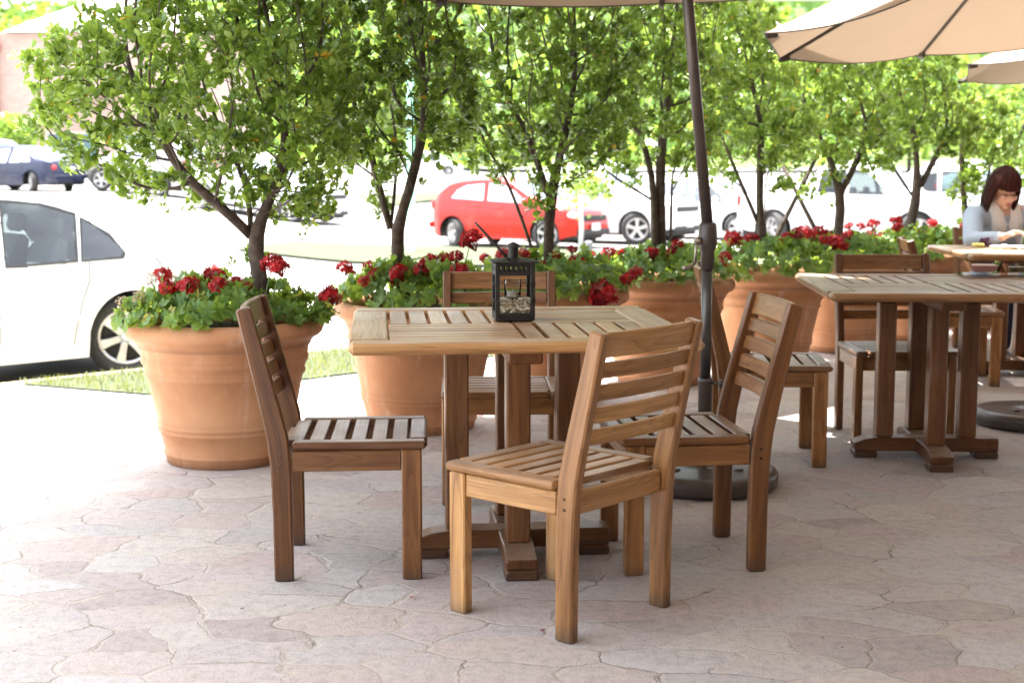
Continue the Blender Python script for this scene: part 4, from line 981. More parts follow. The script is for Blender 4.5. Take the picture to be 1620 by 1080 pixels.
# ------------------------------------------------------------------ cars
def lerp_list(pts, x):
    if x <= pts[0][0]: return pts[0][1]
    for (a, za), (b, zb) in zip(pts, pts[1:]):
        if x <= b: return za + (zb - za) * (x - a) / (b - a)
    return pts[-1][1]
def smooth_curve(pts, n=120, it=3):
    xs = np.linspace(pts[0][0], pts[-1][0], n); zs = np.array([lerp_list(pts, x) for x in xs])
    for _ in range(it): zs[1:-1] = .5 * zs[1:-1] + .25 * (zs[:-2] + zs[2:])
    return list(zip(xs.tolist(), zs.tolist()))
def make_car(name, P):
    L, Wd, belt, r = P['L'], P['W'], P['belt'], P['r']; xr, xf = P['xr'], P['xf']; prof = smooth_curve(P['prof'])
    t = thing(name, 'car', 'car')
    def wx(x):
        e = min(1, max(0, (L / 2 - abs(x)) / .45)); return Wd / 2 * (1 - .05 * abs(2 * x / L) ** 3) * (1 - .30 * (1 - e) ** 2)
    def Yy(x, z):
        w = wx(x); zb = belt(x)
        if z <= zb: return w * (1 - .045 * ((z - .55) / .45) ** 2)
        return w * (1 - .045 * ((zb - .55) / .45) ** 2) - (z - zb) * P['tum']
    ra = r + .055; sill = P['sill']
    def low(x):
        z = sill + .10 * ss(L / 2 - .5, L / 2, abs(x))
        for xw in (xr, xf):
            d = abs(x - xw)
            if d < ra: z = max(z, r + math.sqrt(ra * ra - d * d))
        return z
    xs = sorted(set([round(-L / 2 + L * i / 160, 4) for i in range(161)] + [round(xw + ra * q, 4) for xw in (xr, xf) for q in (-1.001, -.97, -.9, -.8, .8, .9, .97, 1.001)]))
    body = MB(); rows = []
    for x in xs:
        zt = lerp_list(prof, x); z0 = min(low(x), zt - .1); rr = min(P.get('rr', .09), (zt - z0) * .4); zs_ = zt - rr; row = []
        for i in range(29):
            z = z0 + (zs_ - z0) * i / 28; row.append((Yy(x, z), z))
        y1 = Yy(x, zs_)
        for q in (25, 50, 72, 90):
            row.append((y1 - rr * 1.15 * (1 - math.cos(R(q))), zs_ + rr * math.sin(R(q))))
        yc = row[-1][0]
        for k in (.66, .33, 0): row.append((yc * k, zt + .028 * (1 - k * k)))
        rows.append([(x, y, z) for y, z in row])
    k = len(rows[0]); vs = []; fs = []
    for row in rows:
        full = row + [(x, -y, z) for x, y, z in row[-2::-1]]; vs += full
    K = 2 * k - 1
    def inside(px, pz, poly):
        r_ = False
        for (xa, za), (xb, zb) in zip(poly, poly[1:] + poly[:1]):
            if (za > pz) != (zb > pz) and px < (xb - xa) * (pz - za) / (zb - za) + xa: r_ = not r_
        return r_
    for i in range(len(rows) - 1):
        for j in range(K - 1):
            a = i * K + j; q = [vs[w_] for w_ in (a, a + 1, a + K + 1, a + K)]; mx_ = sum(w_[0] for w_ in q) / 4; mz_ = sum(w_[2] for w_ in q) / 4
            if mz_ > .85 and (j < 29 or j > K - 31) and any(inside(mx_, mz_, w_) for w_ in P['win']): continue
            fs.append((a, a + 1, a + K + 1, a + K))
    body.add(vs, fs, smooth=True)
    body.add(vs[:K], [tuple(range(K))]); body.add(vs[-K:], [tuple(range(K - 1, -1, -1))])
    body.build('body', 'paint', t)
    # dark underbody and arches
    ub = MB(); hwid = Wd / 2 - .10
    ub.board([(-L / 2 + .15, 0, .42), (L / 2 - .15, 0, .42)], hwid * 2 - .35, .44, (0, 1, 0), .02)
    for s in (-1, 1): ub.board([(xr + ra + .02, s * (hwid - .1), sill + .15), (xf - ra - .02, s * (hwid - .1), sill + .15)], .28, .26, (0, 1, 0), .02)
    ub.build('underbody', 'dark', t)
    for cx_ in P.get('seats', (-.62, .32)):
        for s in (-1, 1):
            a = MB(); a.board([(cx_ - .10, s * .36, .42), (cx_ - .17, s * .36, .80), (cx_ - .26, s * .36, 1.10)], [.14, .16, .10], .46, (1, 0, 0), .03); a.board([(cx_ - .08, s * .36, .46), (cx_ + .40, s * .36, .48)], .46, .14, (0, 1, 0), .03)
            a.board([(cx_ - .27, s * .36, 1.12), (cx_ - .30, s * .36, 1.27)], .08, .24, (1, 0, 0), .03); a.build('seat', M['seatcloth'], t)
    # side glass
    def side_patch(poly, off, s, mb, sub=5):
        d = []
        for i in range(len(poly)):
            p, q = poly[i], poly[(i + 1) % len(poly)]
            for j in range(sub): d.append((p[0] + (q[0] - p[0]) * j / sub, p[1] + (q[1] - p[1]) * j / sub))
        cx = sum(p[0] for p in poly) / len(poly); cz = sum(p[1] for p in poly) / len(poly); vs = []; fs = []; n = len(d)
        for kk in (1, .66, .33):
            for p in d:
                x, z = cx + (p[0] - cx) * kk, cz + (p[1] - cz) * kk; vs.append((x, s * (Yy(x, z) + off), z))
        vs.append((cx, s * (Yy(cx, cz) + off), cz))
        for q in range(2):
            for j in range(n): a = q * n + j; e = q * n + (j + 1) % n; f = (a, e, e + n, a + n); fs.append(f if s < 0 else f[::-1])
        for j in range(n): f = (2 * n + j, 2 * n + (j + 1) % n, 3 * n); fs.append(f if s < 0 else f[::-1])
        mb.add(vs, fs, smooth=True)
    def grow_poly(poly, d):
        cx = sum(p[0] for p in poly) / len(poly); cz = sum(p[1] for p in poly) / len(poly)
        return [(p[0] + d * (1 if p[0] > cx else -1), p[1] + d * (1 if p[1] > cz else -1)) for p in poly]
    for s in (-1, 1):
        for poly in P['win']:
            a = MB(); side_patch(poly, .003, s, a); wv = a.build('window', 'auto_glass', t)
            a = MB(); d1 = []; po, pi_ = grow_poly(poly, .010), grow_poly(poly, -.008)
            for w_ in range(len(poly)):
                for h_ in range(5):
                    u_ = h_ / 5; e_ = (w_ + 1) % len(poly); d1.append([(g_[w_][0] + (g_[e_][0] - g_[w_][0]) * u_, g_[w_][1] + (g_[e_][1] - g_[w_][1]) * u_) for g_ in (po, pi_)])
            vv = [(q_[0], s * (Yy(*q_) + .007), q_[1]) for pr_ in d1 for q_ in pr_]; n_ = len(d1); a.add(vv, [((2 * w_), 2 * w_ + 1, 2 * ((w_ + 1) % n_) + 1, 2 * ((w_ + 1) % n_)) for w_ in range(n_)])
            a.build('window_trim', 'dark', wv)
        for hx in P.get('handles', []):
            z = belt(hx) - .09; a = MB(); y = s * (Yy(hx, z) + .018); a.board([(hx - .09, y, z), (hx, y + s * .012, z), (hx + .09, y, z)], .018, .026, (0, 1, 0), .005); a.build('handle', 'paint', t)
        for (x0, x1, z) in P.get('mould', []):
            a = MB(); a.board([(x0 + (x1 - x0) * q / 6, s * (Yy(x0 + (x1 - x0) * q / 6, z) + .006), z) for q in range(7)], .02, .04, (0, 1, 0), .006); a.build('side_moulding', 'paint', t)
        for sm2 in P.get('seams', []):
            a = MB(); pp_ = [Vector((x_, s * (Yy(x_, z_) + .0005), z_)) for (xa_, za_), (xb_, zb_) in zip(sm2, sm2[1:]) for k_ in range(5) for x_, z_ in [(xa_ + (xb_ - xa_) * k_ / 5, za_ + (zb_ - za_) * k_ / 5)]]
            a.tube(pp_, .0035, 5); a.build('door_seam', 'dark', t)
        mx = P['mirror']; z = belt(mx) + .09; a = MB(); a.ell((mx, s * (Yy(mx, z) + .10), z), (.07, .11, .075), 12, 8); a.build('wing_mirror', 'paint', t)
        x = L / 2 - .16; a = MB(); a.ell((x, s * (wx(x) - .10), P['hl']), (.17, .13, .075), 14, 8); a.build('headlight', 'clear_lamp', t)
        x = -L / 2 + .12; a = MB(); a.ell((x, s * (wx(x) - .075), P['tl']), (.11, .085, P.get('tlh', .12)), 14, 8); a.build('tail_light', 'red_lamp', t)
    def top_patch(x0, x1, name):
        a = MB(); vs = []; fs = []; n = 10
        for i in range(n + 1):
            x = x0 + (x1 - x0) * i / n; zt = lerp_list(prof, x); y = Yy(x, zt - .06) - .10
            for q in (-1, -.5, 0, .5, 1): vs.append((x, y * q, zt + .028 * (1 - q * q) + .012))
        for i in range(n):
            for j in range(4): b = i * 5 + j; fs.append((b, b + 5, b + 6, b + 1))
        a.add(vs, fs, smooth=True); a.build(name, 'cglass', t)
    top_patch(*P['ws'], 'windscreen')
    if P.get('rw'): top_patch(*P['rw'], 'rear_window')
    # bumpers, grille, plates
    a = MB(); xg = L / 2 - .02; a.board([(xg, -.48, P['hl'] - .06), (xg + .03, 0, P['hl'] - .06), (xg, .48, P['hl'] - .06)], .05, .13, (1, 0, 0), .02); a.build('grille', 'dark', t)
    a = MB(); a.board([(xg, -.62, .36), (xg + .04, 0, .36), (xg, .62, .36)], .06, .12, (1, 0, 0), .02); a.build('front_bumper', 'dark', t)
    a = MB(); a.board([(L / 2 + .045, -.16, .47), (L / 2 + .045, .16, .47)], .01, .15, (1, 0, 0), .002); a.build('number_plate', 'plate', t)
    a = MB(); a.board([(-L / 2 - .012, -.16, P.get('rp', .75)), (-L / 2 - .012, .16, P.get('rp', .75))], .01, .15, (1, 0, 0), .002); a.build('number_plate', 'plate', t)
    a = MB(); a.board([(-L / 2 + .02, -.70, .48), (-L / 2 - .035, 0, .48), (-L / 2 + .02, .70, .48)], .08, .13, (1, 0, 0), .025); a.build('rear_bumper', 'paint', t)
    # wheels
    ty = MB(); wd = .10
    ty.lathe([(r * .66, -wd * .8), (r * .72, -wd), (r * .92, -wd), (r * .985, -wd * .7), (r, -wd * .3), (r, wd * .3), (r * .985, wd * .7), (r * .92, wd), (r * .72, wd), (r * .66, wd * .8)], 40)
    rm = MB(); rm.lathe([(r * .62, -wd * .8), (r * .62, wd * .70), (r * .685, wd * .86), (r * .685, wd * .94), (r * .64, wd * .94), (r * .60, wd * .70)], 36)
    rm.lathe([(.0005, wd * .80), (r * .14, wd * .78), (r * .17, wd * .6), (r * .17, 0)], 20)
    for i in range(P.get('spokes', 6)):
        an = 2 * math.pi * i / P.get('spokes', 6) + .3; c, s_ = math.cos(an), math.sin(an)
        rm.board([(c * r * .13, s_ * r * .13, wd * .68), (c * r * .4, s_ * r * .4, wd * .76), (c * r * .63, s_ * r * .63, wd * .74)], [r * .17, r * .19, r * .25], .03, (-s_, c, 0), .006)
    dk = MB(); dk.lathe([(.0005, wd * .15), (r * .62, wd * .15)], 30)
    tme, rme, dme = ty.mesh('tyre'), rm.mesh('rim'), dk.mesh('brake_disc')
    tme.materials.append(M['rubber']); rme.materials.append(M['rim']); dme.materials.append(M['dark'])
    for xw in (xr, xf):
        for s in (-1, 1):
            wheel = link('wheel', tme, t); wheel.location = (xw, s * (Wd / 2 - .135), r); wheel.rotation_euler = (R(-90) if s > 0 else R(90), 0, .4 * xw)
            link('rim', rme, wheel); link('brake_disc', dme, wheel)
    return t
sedan = dict(L=4.45, W=1.74, r=.315, xr=-1.28, xf=1.29, sill=.19, tum=.42, belt=lambda x: .90 - .02 * x, mirror=.78, hl=.66, tl=.77, tlh=.09, spokes=6, rp=.72,
    prof=[(-2.225, .62), (-2.2, .86), (-2.1, .985), (-1.62, 1.04), (-1.45, 1.06), (-.78, 1.40), (-.45, 1.452), (0, 1.468), (.35, 1.435), (.62, 1.34), (1.18, .985), (1.35, .93), (2.0, .80), (2.18, .68), (2.225, .5)],
    win=[[(-1.22, .945), (-1.25, .985), (-1.15, 1.12), (-.95, 1.26), (-.88, .935)], [(-.84, .935), (-.905, 1.285), (-.64, 1.365), (-.34, 1.39), (-.28, .915)], [(-.16, .91), (-.20, 1.39), (.30, 1.36), (.52, 1.28), (.86, 1.05), (.90, .92)]], seams=[[(-.22, .92), (-.21, .6), (-.20, .27)], [(-.94, .92), (-.93, .78), (-.86, .62), (-.80, .40), (-.78, .27)], [(-1.5, .95), (-1.56, .86), (-1.6, .70)]],
    ws=(.56, 1.16), rw=(-1.40, -.84), handles=[-.66, .22], mould=[(-.86, -.16, .50), (-.04, .84, .50)])
hatch = dict(L=3.98, W=1.70, r=.315, xr=-1.22, xf=1.26, sill=.20, tum=.36, belt=lambda x: .97 - .055 * x, mirror=.80, hl=.72, tl=.92, tlh=.14, spokes=5, rp=.80,
    prof=[(-1.99, .55), (-1.97, .85), (-1.90, 1.02), (-1.66, 1.22), (-1.42, 1.40), (-1.1, 1.465), (-.5, 1.50), (0, 1.485), (.32, 1.42), (1.12, 1.01), (1.3, .95), (1.72, .86), (1.93, .74), (1.99, .5)],
    win=[[(-1.28, 1.07), (-1.15, 1.26), (-.92, 1.36), (-.42, 1.40), (-.36, 1.02)], [(-.26, 1.015), (-.30, 1.41), (.02, 1.395), (.34, 1.28), (.62, 1.10), (.66, .975)], [(.72, .975), (.72, 1.05), (.96, .965)]],
    ws=(.36, 1.10), rw=(-1.86, -1.46), handles=[-.55, .05])
suv = dict(L=4.5, W=1.84, r=.36, xr=-1.36, xf=1.38, sill=.27, tum=.30, belt=lambda x: 1.08 - .03 * x, mirror=.84, hl=.86, tl=1.05, tlh=.16, spokes=5, rp=.95,
    prof=[(-2.25, .6), (-2.22, 1.0), (-2.12, 1.25), (-1.92, 1.55), (-1.70, 1.66), (-1.0, 1.72), (0, 1.72), (.3, 1.67), (.98, 1.18), (1.15, 1.11), (1.95, 1.00), (2.2, .82), (2.25, .55)],
    win=[[(-1.80, 1.17), (-1.68, 1.50), (-1.16, 1.57), (-1.10, 1.13)], [(-1.0, 1.13), (-1.04, 1.58), (-.22, 1.61), (-.16, 1.10)], [(-.08, 1.10), (-.10, 1.61), (.24, 1.57), (.72, 1.25), (.78, 1.08)]],
    ws=(.36, .96), rw=(-2.06, -1.86), handles=[-.75, .15])
pickup = dict(L=5.1, W=1.86, r=.38, xr=-1.55, xf=1.6, sill=.33, tum=.30, belt=lambda x: 1.10 - .01 * x, mirror=1.0, hl=.90, tl=.98, tlh=.15, spokes=6, rp=.7,
    prof=[(-2.55, .6), (-2.53, 1.12), (-.95, 1.14), (-.82, 1.2), (-.62, 1.70), (-.3, 1.78), (.3, 1.77), (.5, 1.72), (1.08, 1.22), (1.25, 1.14), (2.3, 1.06), (2.5, .9), (2.55, .6)],
    win=[[(-.56, 1.18), (-.50, 1.60), (.02, 1.64), (.06, 1.14)], [(.14, 1.14), (.12, 1.65), (.44, 1.60), (.88, 1.27), (.92, 1.12)]],
    ws=(.56, 1.06), rw=(-.80, -.64), handles=[-.25, .35])
proto = {'sedan': make_car('sedan_car', sedan), 'hatch': make_car('hatchback_car', hatch), 'suv': make_car('suv_car', suv), 'pickup': make_car('pickup_truck', pickup)}
used = set()
WHITE = (.74, .74, .73)
def place(kind, x, y, hd, col, label, cat='car', z=None):
    c = proto[kind] if kind not in used else copy_tree(proto[kind]); used.add(kind)
    if z is None: z = gz(x, y)
    fx, fy = math.cos(R(hd)), math.sin(R(hd)); sl = (gz(x + fx, y + fy) - gz(x - fx, y - fy)) / 2 if y > 14 else 0
    c.location = (x, y, z); c.rotation_euler = (0, -math.atan(sl), R(hd)); recolor(c, col); c['label'] = label; c['category'] = cat
    c['group'] = 'vehicles parked beyond the terrace'
    return c
place('sedan', -4.50, 10.87, 223, WHITE, 'white sedan parked at the kerb, nearest the terrace at the left edge', z=-.42)
place('hatch', .15, 31.6, -36, (.44, .011, .004), 'bright red hatchback parked behind the lantern')
place('suv', 2.15, 33.4, -36, WHITE, 'white off-road wagon parked directly right of the red hatchback')
place('sedan', 4.75, 35.2, -36, WHITE, 'white sedan seen behind the umbrella pole')
place('pickup', 7.4, 30.5, -36, (.80, .79, .77), 'white pickup truck behind the tree with crossing stakes', 'pickup truck')
place('suv', 11.2, 33.0, -36, WHITE, 'white wagon behind the black forked trunk, left of the woman')
place('hatch', 13.6, 37.5, -36, (.72, .72, .72), 'pale hatchback far behind the woman, partly hidden by leaves')
place('sedan', -16.2, 47.5, 150, (.008, .013, .045), 'dark blue sedan across the road at the far left')
place('suv', -11.9, 47.0, 150, (.42, .41, .39), 'silver wagon right of the dark blue sedan, half behind leaves')
place('sedan', -19.2, 44.0, -25, (.55, .60, .66), 'pale blue grey car cut off by the left edge, before the blue sedan')
place('suv', -20.5, 54.0, 150, (.72, .72, .72), 'white wagon behind the blue sedan on the far left')
place('pickup', -7.2, 41.5, -30, (.70, .71, .72), 'pale grey pickup with orange lamp behind the second tree', 'pickup truck')
place('sedan', -5.6, 97, 0, WHITE, 'white car far off above the red hatchback')
place('suv', 4.5, 80, 8, (.7, .7, .7), 'pale wagon far away behind the dense dark tree')
place('suv', 20, 62, -36, (.72, .74, .76), 'light wagon far off at the right edge behind the trees')
place('sedan', 24.5, 66, -36, (.5, .14, .12), 'dull red car far off at the right behind the trees')
place('hatch', 17.5, 52, -36, (.45, .55, .55), 'grey green hatchback far off at the right between leaves')

# ------------------------------------------------------------------ far buildings, poles, hill
bd = thing('brick_building', 'pale pink brick building with a red pilaster and white hipped roof at the far left', 'building', (-23.25, 72, .3))
b = MB(); b.board([(-3, 0, 3.6), (9.5, 0, 3.6)], 8, 7.2, (0, 1, 0), .02); b.build('wall', 'brick', bd)
b = MB(); b.board([(-3.8, -4.2, 3.55), (-.95, -4.2, 3.55)], .5, 7.1, (0, 1, 0), .05); pl_ = b.build('pilaster', 'redstone', bd)
b = MB(); b.board([(-4.0, -4.3, 6.5), (-.75, -4.3, 6.5)], .7, .5, (0, 1, 0), .08); b.build('cornice', 'redstone', pl_)
b = MB(); b.add([(-.5, -4.4, 7.21), (10, -4.4, 7.21), (10, 4, 7.21), (-.5, 4, 7.21), (3.2, -.5, 9.3), (6.2, -.5, 9.3)], [(0, 1, 5, 4), (1, 2, 5), (2, 3, 4, 5), (3, 0, 4)]); b.build('roof', 'roofwhite', bd)
def arch_mesh(x0, x1, z0, z1, y, d):
    m = MB(); n = 12; vs = []; fs = []
    for i in range(n + 1):
        a = i / n; x = x0 + (x1 - x0) * a; zz = z0 + (z1 - z0) * math.sin(math.pi * a * .5 + 0)
        vs += [(x, y, zz), (x, y, zz + .45), (x, y - d, zz), (x, y - d, zz + .45)]
    for i in range(n):
        o = i * 4; fs += [(o + 2, o + 6, o + 7, o + 3), (o + 3, o + 7, o + 5, o + 1), (o, o + 4, o + 6, o + 2)]
    fs += [(0, 2, 3, 1), (n * 4, n * 4 + 1, n * 4 + 3, n * 4 + 2)]
    m.add(vs, fs); return m
arch_mesh(.4, 4.4, 2.6, 4.3, -4.05, .8).build('arch_moulding', 'cream', bd)
arch_mesh(8.4, 4.42, 2.6, 4.3, -4.05, .8).build('arch_moulding', 'cream', bd)
for x0 in (1.2, 4.7):
    b = MB(); b.board([(x0, -4.06, 1.6), (x0 + 2.6, -4.06, 1.6)], .12, 2.0, (0, 1, 0), .02); wf = b.build('window', 'cream', bd)
    b = MB(); b.board([(x0 + .12, -4.13, 1.6), (x0 + 2.48, -4.13, 1.6)], .04, 1.76, (0, 1, 0), .01); b.build('pane', 'wglass', wf)
b = MB(); b.board([(-2.9, -4.48, 1.3), (-1.5, -4.48, 1.3)], .06, 2.6, (0, 1, 0), .02); b.build('door', 'wglass', bd)

def far_tree(label, x, y, rx, rz_, zc, n, seed, lsize, h0=None):
    z0 = gz(x, y); rg = np.random.default_rng(seed)
    t = thing('street_tree', label, 'tree', (x, y, z0), 0, 'trees beyond the road')
    s = MB(); s.tube([(0, 0, 0), (.05, 0, zc * .5), (0, 0, zc)], [.14 * rx ** .5 * .6, .11 * rx ** .5 * .6, .05], 8)
    for k in range(5):
        a = rg.uniform(0, 6.28); s.tube([(.04, 0, zc * .55), (.4 * rx * math.cos(a), .4 * rx * math.sin(a), zc + rz_ * .2), (.8 * rx * math.cos(a), .8 * rx * math.sin(a), zc + rz_ * .5)], [.05, .035, .01], 6)
    s.build('trunk', 'bark', t)
    d = rg.normal(size=(n, 3)); d /= np.linalg.norm(d, axis=1, keepdims=True); r = rg.random((n, 1)) ** .4
    lump = np.array([1 + .28 * mnoise.noise(Vector((q * 2.2 + seed).tolist())) for q in d])[:, None]
    P = d * r * lump * np.array([rx, rx, rz_]) + np.array([0, 0, zc])
    U, V_, W_ = frame_from(d + rg.normal(size=(n, 3)) * .7, rg)
    q = np.array([(-.5, -.25), (.1, -.5), (.6, 0), (.1, .5), (-.5, .25)]); s_ = rg.uniform(.7, 1.3, n) * lsize
    V = P[:, None] + s_[:, None, None] * (q[None, :, :1] * U[:, None] + q[None, :, 1:] * V_[:, None])
    c = MB(); c.arrays(V, [(0, 1, 2, 3, 4)], np.clip(.7 + rg.normal(size=n) * .15, 0, .93)); c.build('crown', 'leaf', t)
    return t
far_tree('round clipped tree in front of the pink brick building', -20.9, 60, 1.15, .85, 1.9, 1500, 1, .16)
far_tree('broad tree far behind the second potted tree', -8, 120, 5, 4, 6.5, 1800, 2, .8)
far_tree('broad tree far behind the dense potted tree', 6, 130, 6, 4.5, 7, 1800, 3, .8)
far_tree('broad tree far off right of the umbrella pole', 22, 125, 6, 5, 7, 1800, 4, .8)
far_tree('broad tree far off under the big parasol', 36, 130, 6, 5, 7, 1800, 5, .8)
far_tree('broad tree at the far left above the pink roof', -46, 128, 6, 5, 8, 1800, 6, .8)
far_tree('broad tree behind the white roof at the top left', -30, 135, 7, 5, 9, 1800, 7, .9)
b = thing('sapling', 'young tree with a white painted stem in front of the white wagon', 'tree', (1.24, 26.0, gz(1.24, 26)))
s = MB(); s.tube([(0, 0, 0), (.03, 0, .6), (0, 0, 1.3)], [.045, .04, .03], 8); s.build('trunk', 'white_paint', b)
rg = np.random.default_rng(5); n = 500; d = rg.normal(size=(n, 3)) * np.array([.28, .28, .22]) + np.array([0, 0, 1.42]); U, V_, W_ = frame_from(rg.normal(size=(n, 3)), rg)
q = np.array([(-.5, -.25), (.1, -.5), (.6, 0), (.1, .5), (-.5, .25)]); V = d[:, None] + .07 * (q[None, :, :1] * U[:, None] + q[None, :, 1:] * V_[:, None])
c = MB(); c.arrays(V, [(0, 1, 2, 3, 4)], np.clip(.85 + rg.normal(size=n) * .05, 0, .93)); c.build('crown', 'leaf', b)
b = MB(); x, y = at(650, 300, Y=28)[:2]; z = gz(x, y); b.lathe([(.16, 0), (.16, .05), (.085, .08), (.07, 3.8), (.0005, 3.82)], 16)
o = tag(b.build('lamp_post', 'green_paint', loc=(x, y, z)), 'pale green post standing left of the red hatchback', 'post')
b = MB(); x, y = at(931, 400, Y=25.5)[:2]; b.lathe([(.075, 0), (.08, .02), (.075, .30), (.06, .34), (.0005, .35)], 14); tag(b.build('bollard', 'grey_paint', loc=(x, y, gz(x, y) + .04)), 'short grey bollard below the red hatchback number plate', 'bollard')
# hill
b = MB(); vs = []; fs = []; nx, ny = 90, 14
for j in range(ny + 1):
    for i in range(nx + 1):
        x = -260 + 520 * i / nx; v = j / ny; y = 160 + 180 * v
        z = 1.4 + 40 * ss(0, 1, v) * (1 + .12 * math.sin(x * .013)) + 2.8 * mnoise.fractal(Vector((x * .05, y * .05, 0)), 1, 2, 4) * (1 if j else 0)
        vs.append((x, y, z if j else 1.2))
for j in range(ny):
    for i in range(nx): a = j * (nx + 1) + i; fs.append((a, a + 1, a + nx + 2, a + nx + 1))
b.add(vs, fs, smooth=True); tag(b.build('hill', 'hill'), kind='structure')
rg = np.random.default_rng(9); n = 16000
xx = rg.uniform(-120, 130, n); vv = rg.random(n) ** .8 * .75; P = np.stack([xx, 160 + 180 * vv, np.array([1.4 + 40 * ss(0, 1, v) * (1 + .12 * math.sin(x * .013)) for x, v in zip(xx, vv)]) + rg.uniform(0, 4, n)], 1)
U, V_, W_ = frame_from(rg.normal(size=(n, 3)) + np.array([0, -.6, .6]), rg); q = np.array([(-.5, -.25), (.1, -.5), (.6, 0), (.1, .5), (-.5, .25)])
V = P[:, None] + rg.uniform(1.0, 2.6, n)[:, None, None] * (q[None, :, :1] * U[:, None] + q[None, :, 1:] * V_[:, None])
c = MB(); c.arrays(V, [(0, 1, 2, 3, 4)], np.clip(.40 + rg.normal(size=n) * .2, 0, .93)); tag(c.build('hillside_wood', 'leaf'), kind='stuff')
b = MB(); b.board([(-70, 205, 25.6), (110, 205, 25.6)], .5, 2.2, (0, 1, 0), .05); tag(b.build('hillside_wall', 'roofwhite'), 'long pale wall high on the wooded hillside', 'wall')

# ------------------------------------------------------------------ things on the tables
def dish(label, x, y, sx, h, fill, fh):
    t = thing('glass_dish', label, 'dish', (x, y, TZ + .010), R(-6), 'glass dishes of sauce on the second table')
    def sq(a, z): return [(-a, -a, z), (a, -a, z), (a, a, z), (-a, a, z)]
    m = MB(); a, b_ = sx * .36, sx * .5
    v = sq(a, 0) + sq(b_, h) + sq(b_ - .006, h) + sq(a - .004, .006)
    m.add(v, [(3, 2, 1, 0)] + [(i, (i + 1) % 4, 4 + (i + 1) % 4, 4 + i) for i in range(4)] + [(4 + i, 4 + (i + 1) % 4, 8 + (i + 1) % 4, 8 + i) for i in range(4)] + [(8 + i, 8 + (i + 1) % 4, 12 + (i + 1) % 4, 12 + i) for i in range(4)] + [(12, 13, 14, 15)])
    m.build('bowl', 'glass', t)
    k = fh / h; c = a - .005 + (b_ - a) * k
    m = MB(); v = sq(a - .006, .008) + sq(c - .003, fh); m.add(v, [(3, 2, 1, 0), (4, 5, 6, 7)] + [(i, (i + 1) % 4, 4 + (i + 1) % 4, 4 + i) for i in range(4)]); m.build('sauce', fill, t)
dish('square glass dish of pink sauce on the second table', 2.11, 6.37, .145, .052, 'pink_sauce', .036)
dish('small glass dish of brown relish right of the pink sauce', 2.245, 6.33, .105, .044, 'brown_sauce', .030)
m = MB(); m.board([(2.0, 6.36, TZ + .004), (2.34, 6.335, TZ + .004)], .19, .006, (0, 1, 0), .002); tag(m.build('glass_plate', 'glass'), 'flat clear glass plate carrying the two sauce dishes', 'plate')
p = at(1600, 384, Y=8.55); m = MB()
for k in range(3): m.board([(2.98 + .02 * k, 8.52, TZ + .003 + .003 * k), (3.26 + .01 * k, 8.56, TZ + .0035 + .003 * k)], .21, .002, (.1 * k - .1, 1, 0), .0005)
tag(m.build('papers', 'paper'), 'loose white papers on the table before the woman', 'papers')
m = MB(); m.board([(2.80, 8.66, TZ + .012), (2.87, 8.65, TZ + .012)], .05, .022, (0, 1, 0), .007); tag(m.build('packet', 'yellow'), 'small yellow packet near the left end of the woman\'s table', 'packet')
m = MB(); rg = random.Random(3)
for k in range(16): m.ell((2.885 + rg.uniform(-.025, .025), 8.68 + rg.uniform(-.02, .02), TZ + .012 + rg.random() * .04), (.012, .012, .009), 7, 5)
tag(m.build('grape_bunch', 'purple'), 'small dark purple bunch beside the yellow packet', 'fruit')
m = MB()
for k in range(3): m.ell((2.88 + .05 * k, 8.48 - .01 * k, TZ + .011), (.034, .03, .010 + .004 * (k % 2)), 9, 6, Matrix.Rotation(.4 * k, 3, 'Z'))
tag(m.build('napkin', 'paper'), 'crumpled white napkin on the woman\'s table', 'napkin')

# ------------------------------------------------------------------ the woman
def remesh(mb, name, m, parent, vox=.007, sm=4):
    me = mb.mesh(name); o = bpy.data.objects.new('tmp', me); COL.objects.link(o)
    q = o.modifiers.new('r', 'REMESH'); q.mode = 'VOXEL'; q.voxel_size = vox; q.use_smooth_shade = True
    q = o.modifiers.new('s', 'SMOOTH'); q.factor = .5; q.iterations = sm
    dg = bpy.context.evaluated_depsgraph_get(); dg.update()
    me2 = bpy.data.meshes.new_from_object(o.evaluated_get(dg)); me2.name = name; bpy.data.objects.remove(o)
    me2.materials.clear(); me2.materials.append(M[m])
    for p in me2.polygons: p.use_smooth = True
    return link(name, me2, parent)
def limb(mb, pts, rs, n=14):
    P = [Vector(p) for p in pts]; out = []; rr = []
    for i in range(len(P) - 1):
        for k in range(6): out.append(P[i].lerp(P[i + 1], k / 6)); rr.append(rs[i] + (rs[i + 1] - rs[i]) * k / 6)
    out.append(P[-1]); rr.append(rs[-1]); mb.tube(out, rr, n)
    for p, r in zip(P, rs): mb.ell(p, r * .99, 12, 8)
WO = Vector((3.20, 9.36, 0))
pr = thing('person', 'woman with a reddish brown bob and pale blue cardigan, looking down at a phone', 'person', WO)
def rel(*p): return tuple(Vector(p) - WO)
pel, wai, che, nkb, nk = rel(3.20, 9.36, .52), rel(3.18, 9.30, .68), rel(3.13, 9.14, .85), rel(3.10, 9.02, .955), rel(3.08, 8.95, 1.01)
shL, shR = rel(2.94, 9.07, .91), rel(3.29, 9.06, .91)
elL, elR = rel(2.87, 8.88, .765), rel(3.36, 8.86, .765)
wrL, wrR = rel(3.00, 8.70, .80), rel(3.22, 8.68, .82)
HC = Vector(rel(3.055, 8.875, 1.085))
fwd = Vector((.20, -.88, -.40)).normalized(); rt = fwd.cross(Vector((0, 0, 1))).normalized(); upv = rt.cross(fwd).normalized()
HM = Matrix((rt, -fwd, upv)).transposed()      # local x right, -y forward, z up
def hp(x, y, z): return HC + HM @ Vector((x, y, z))
body = MB()
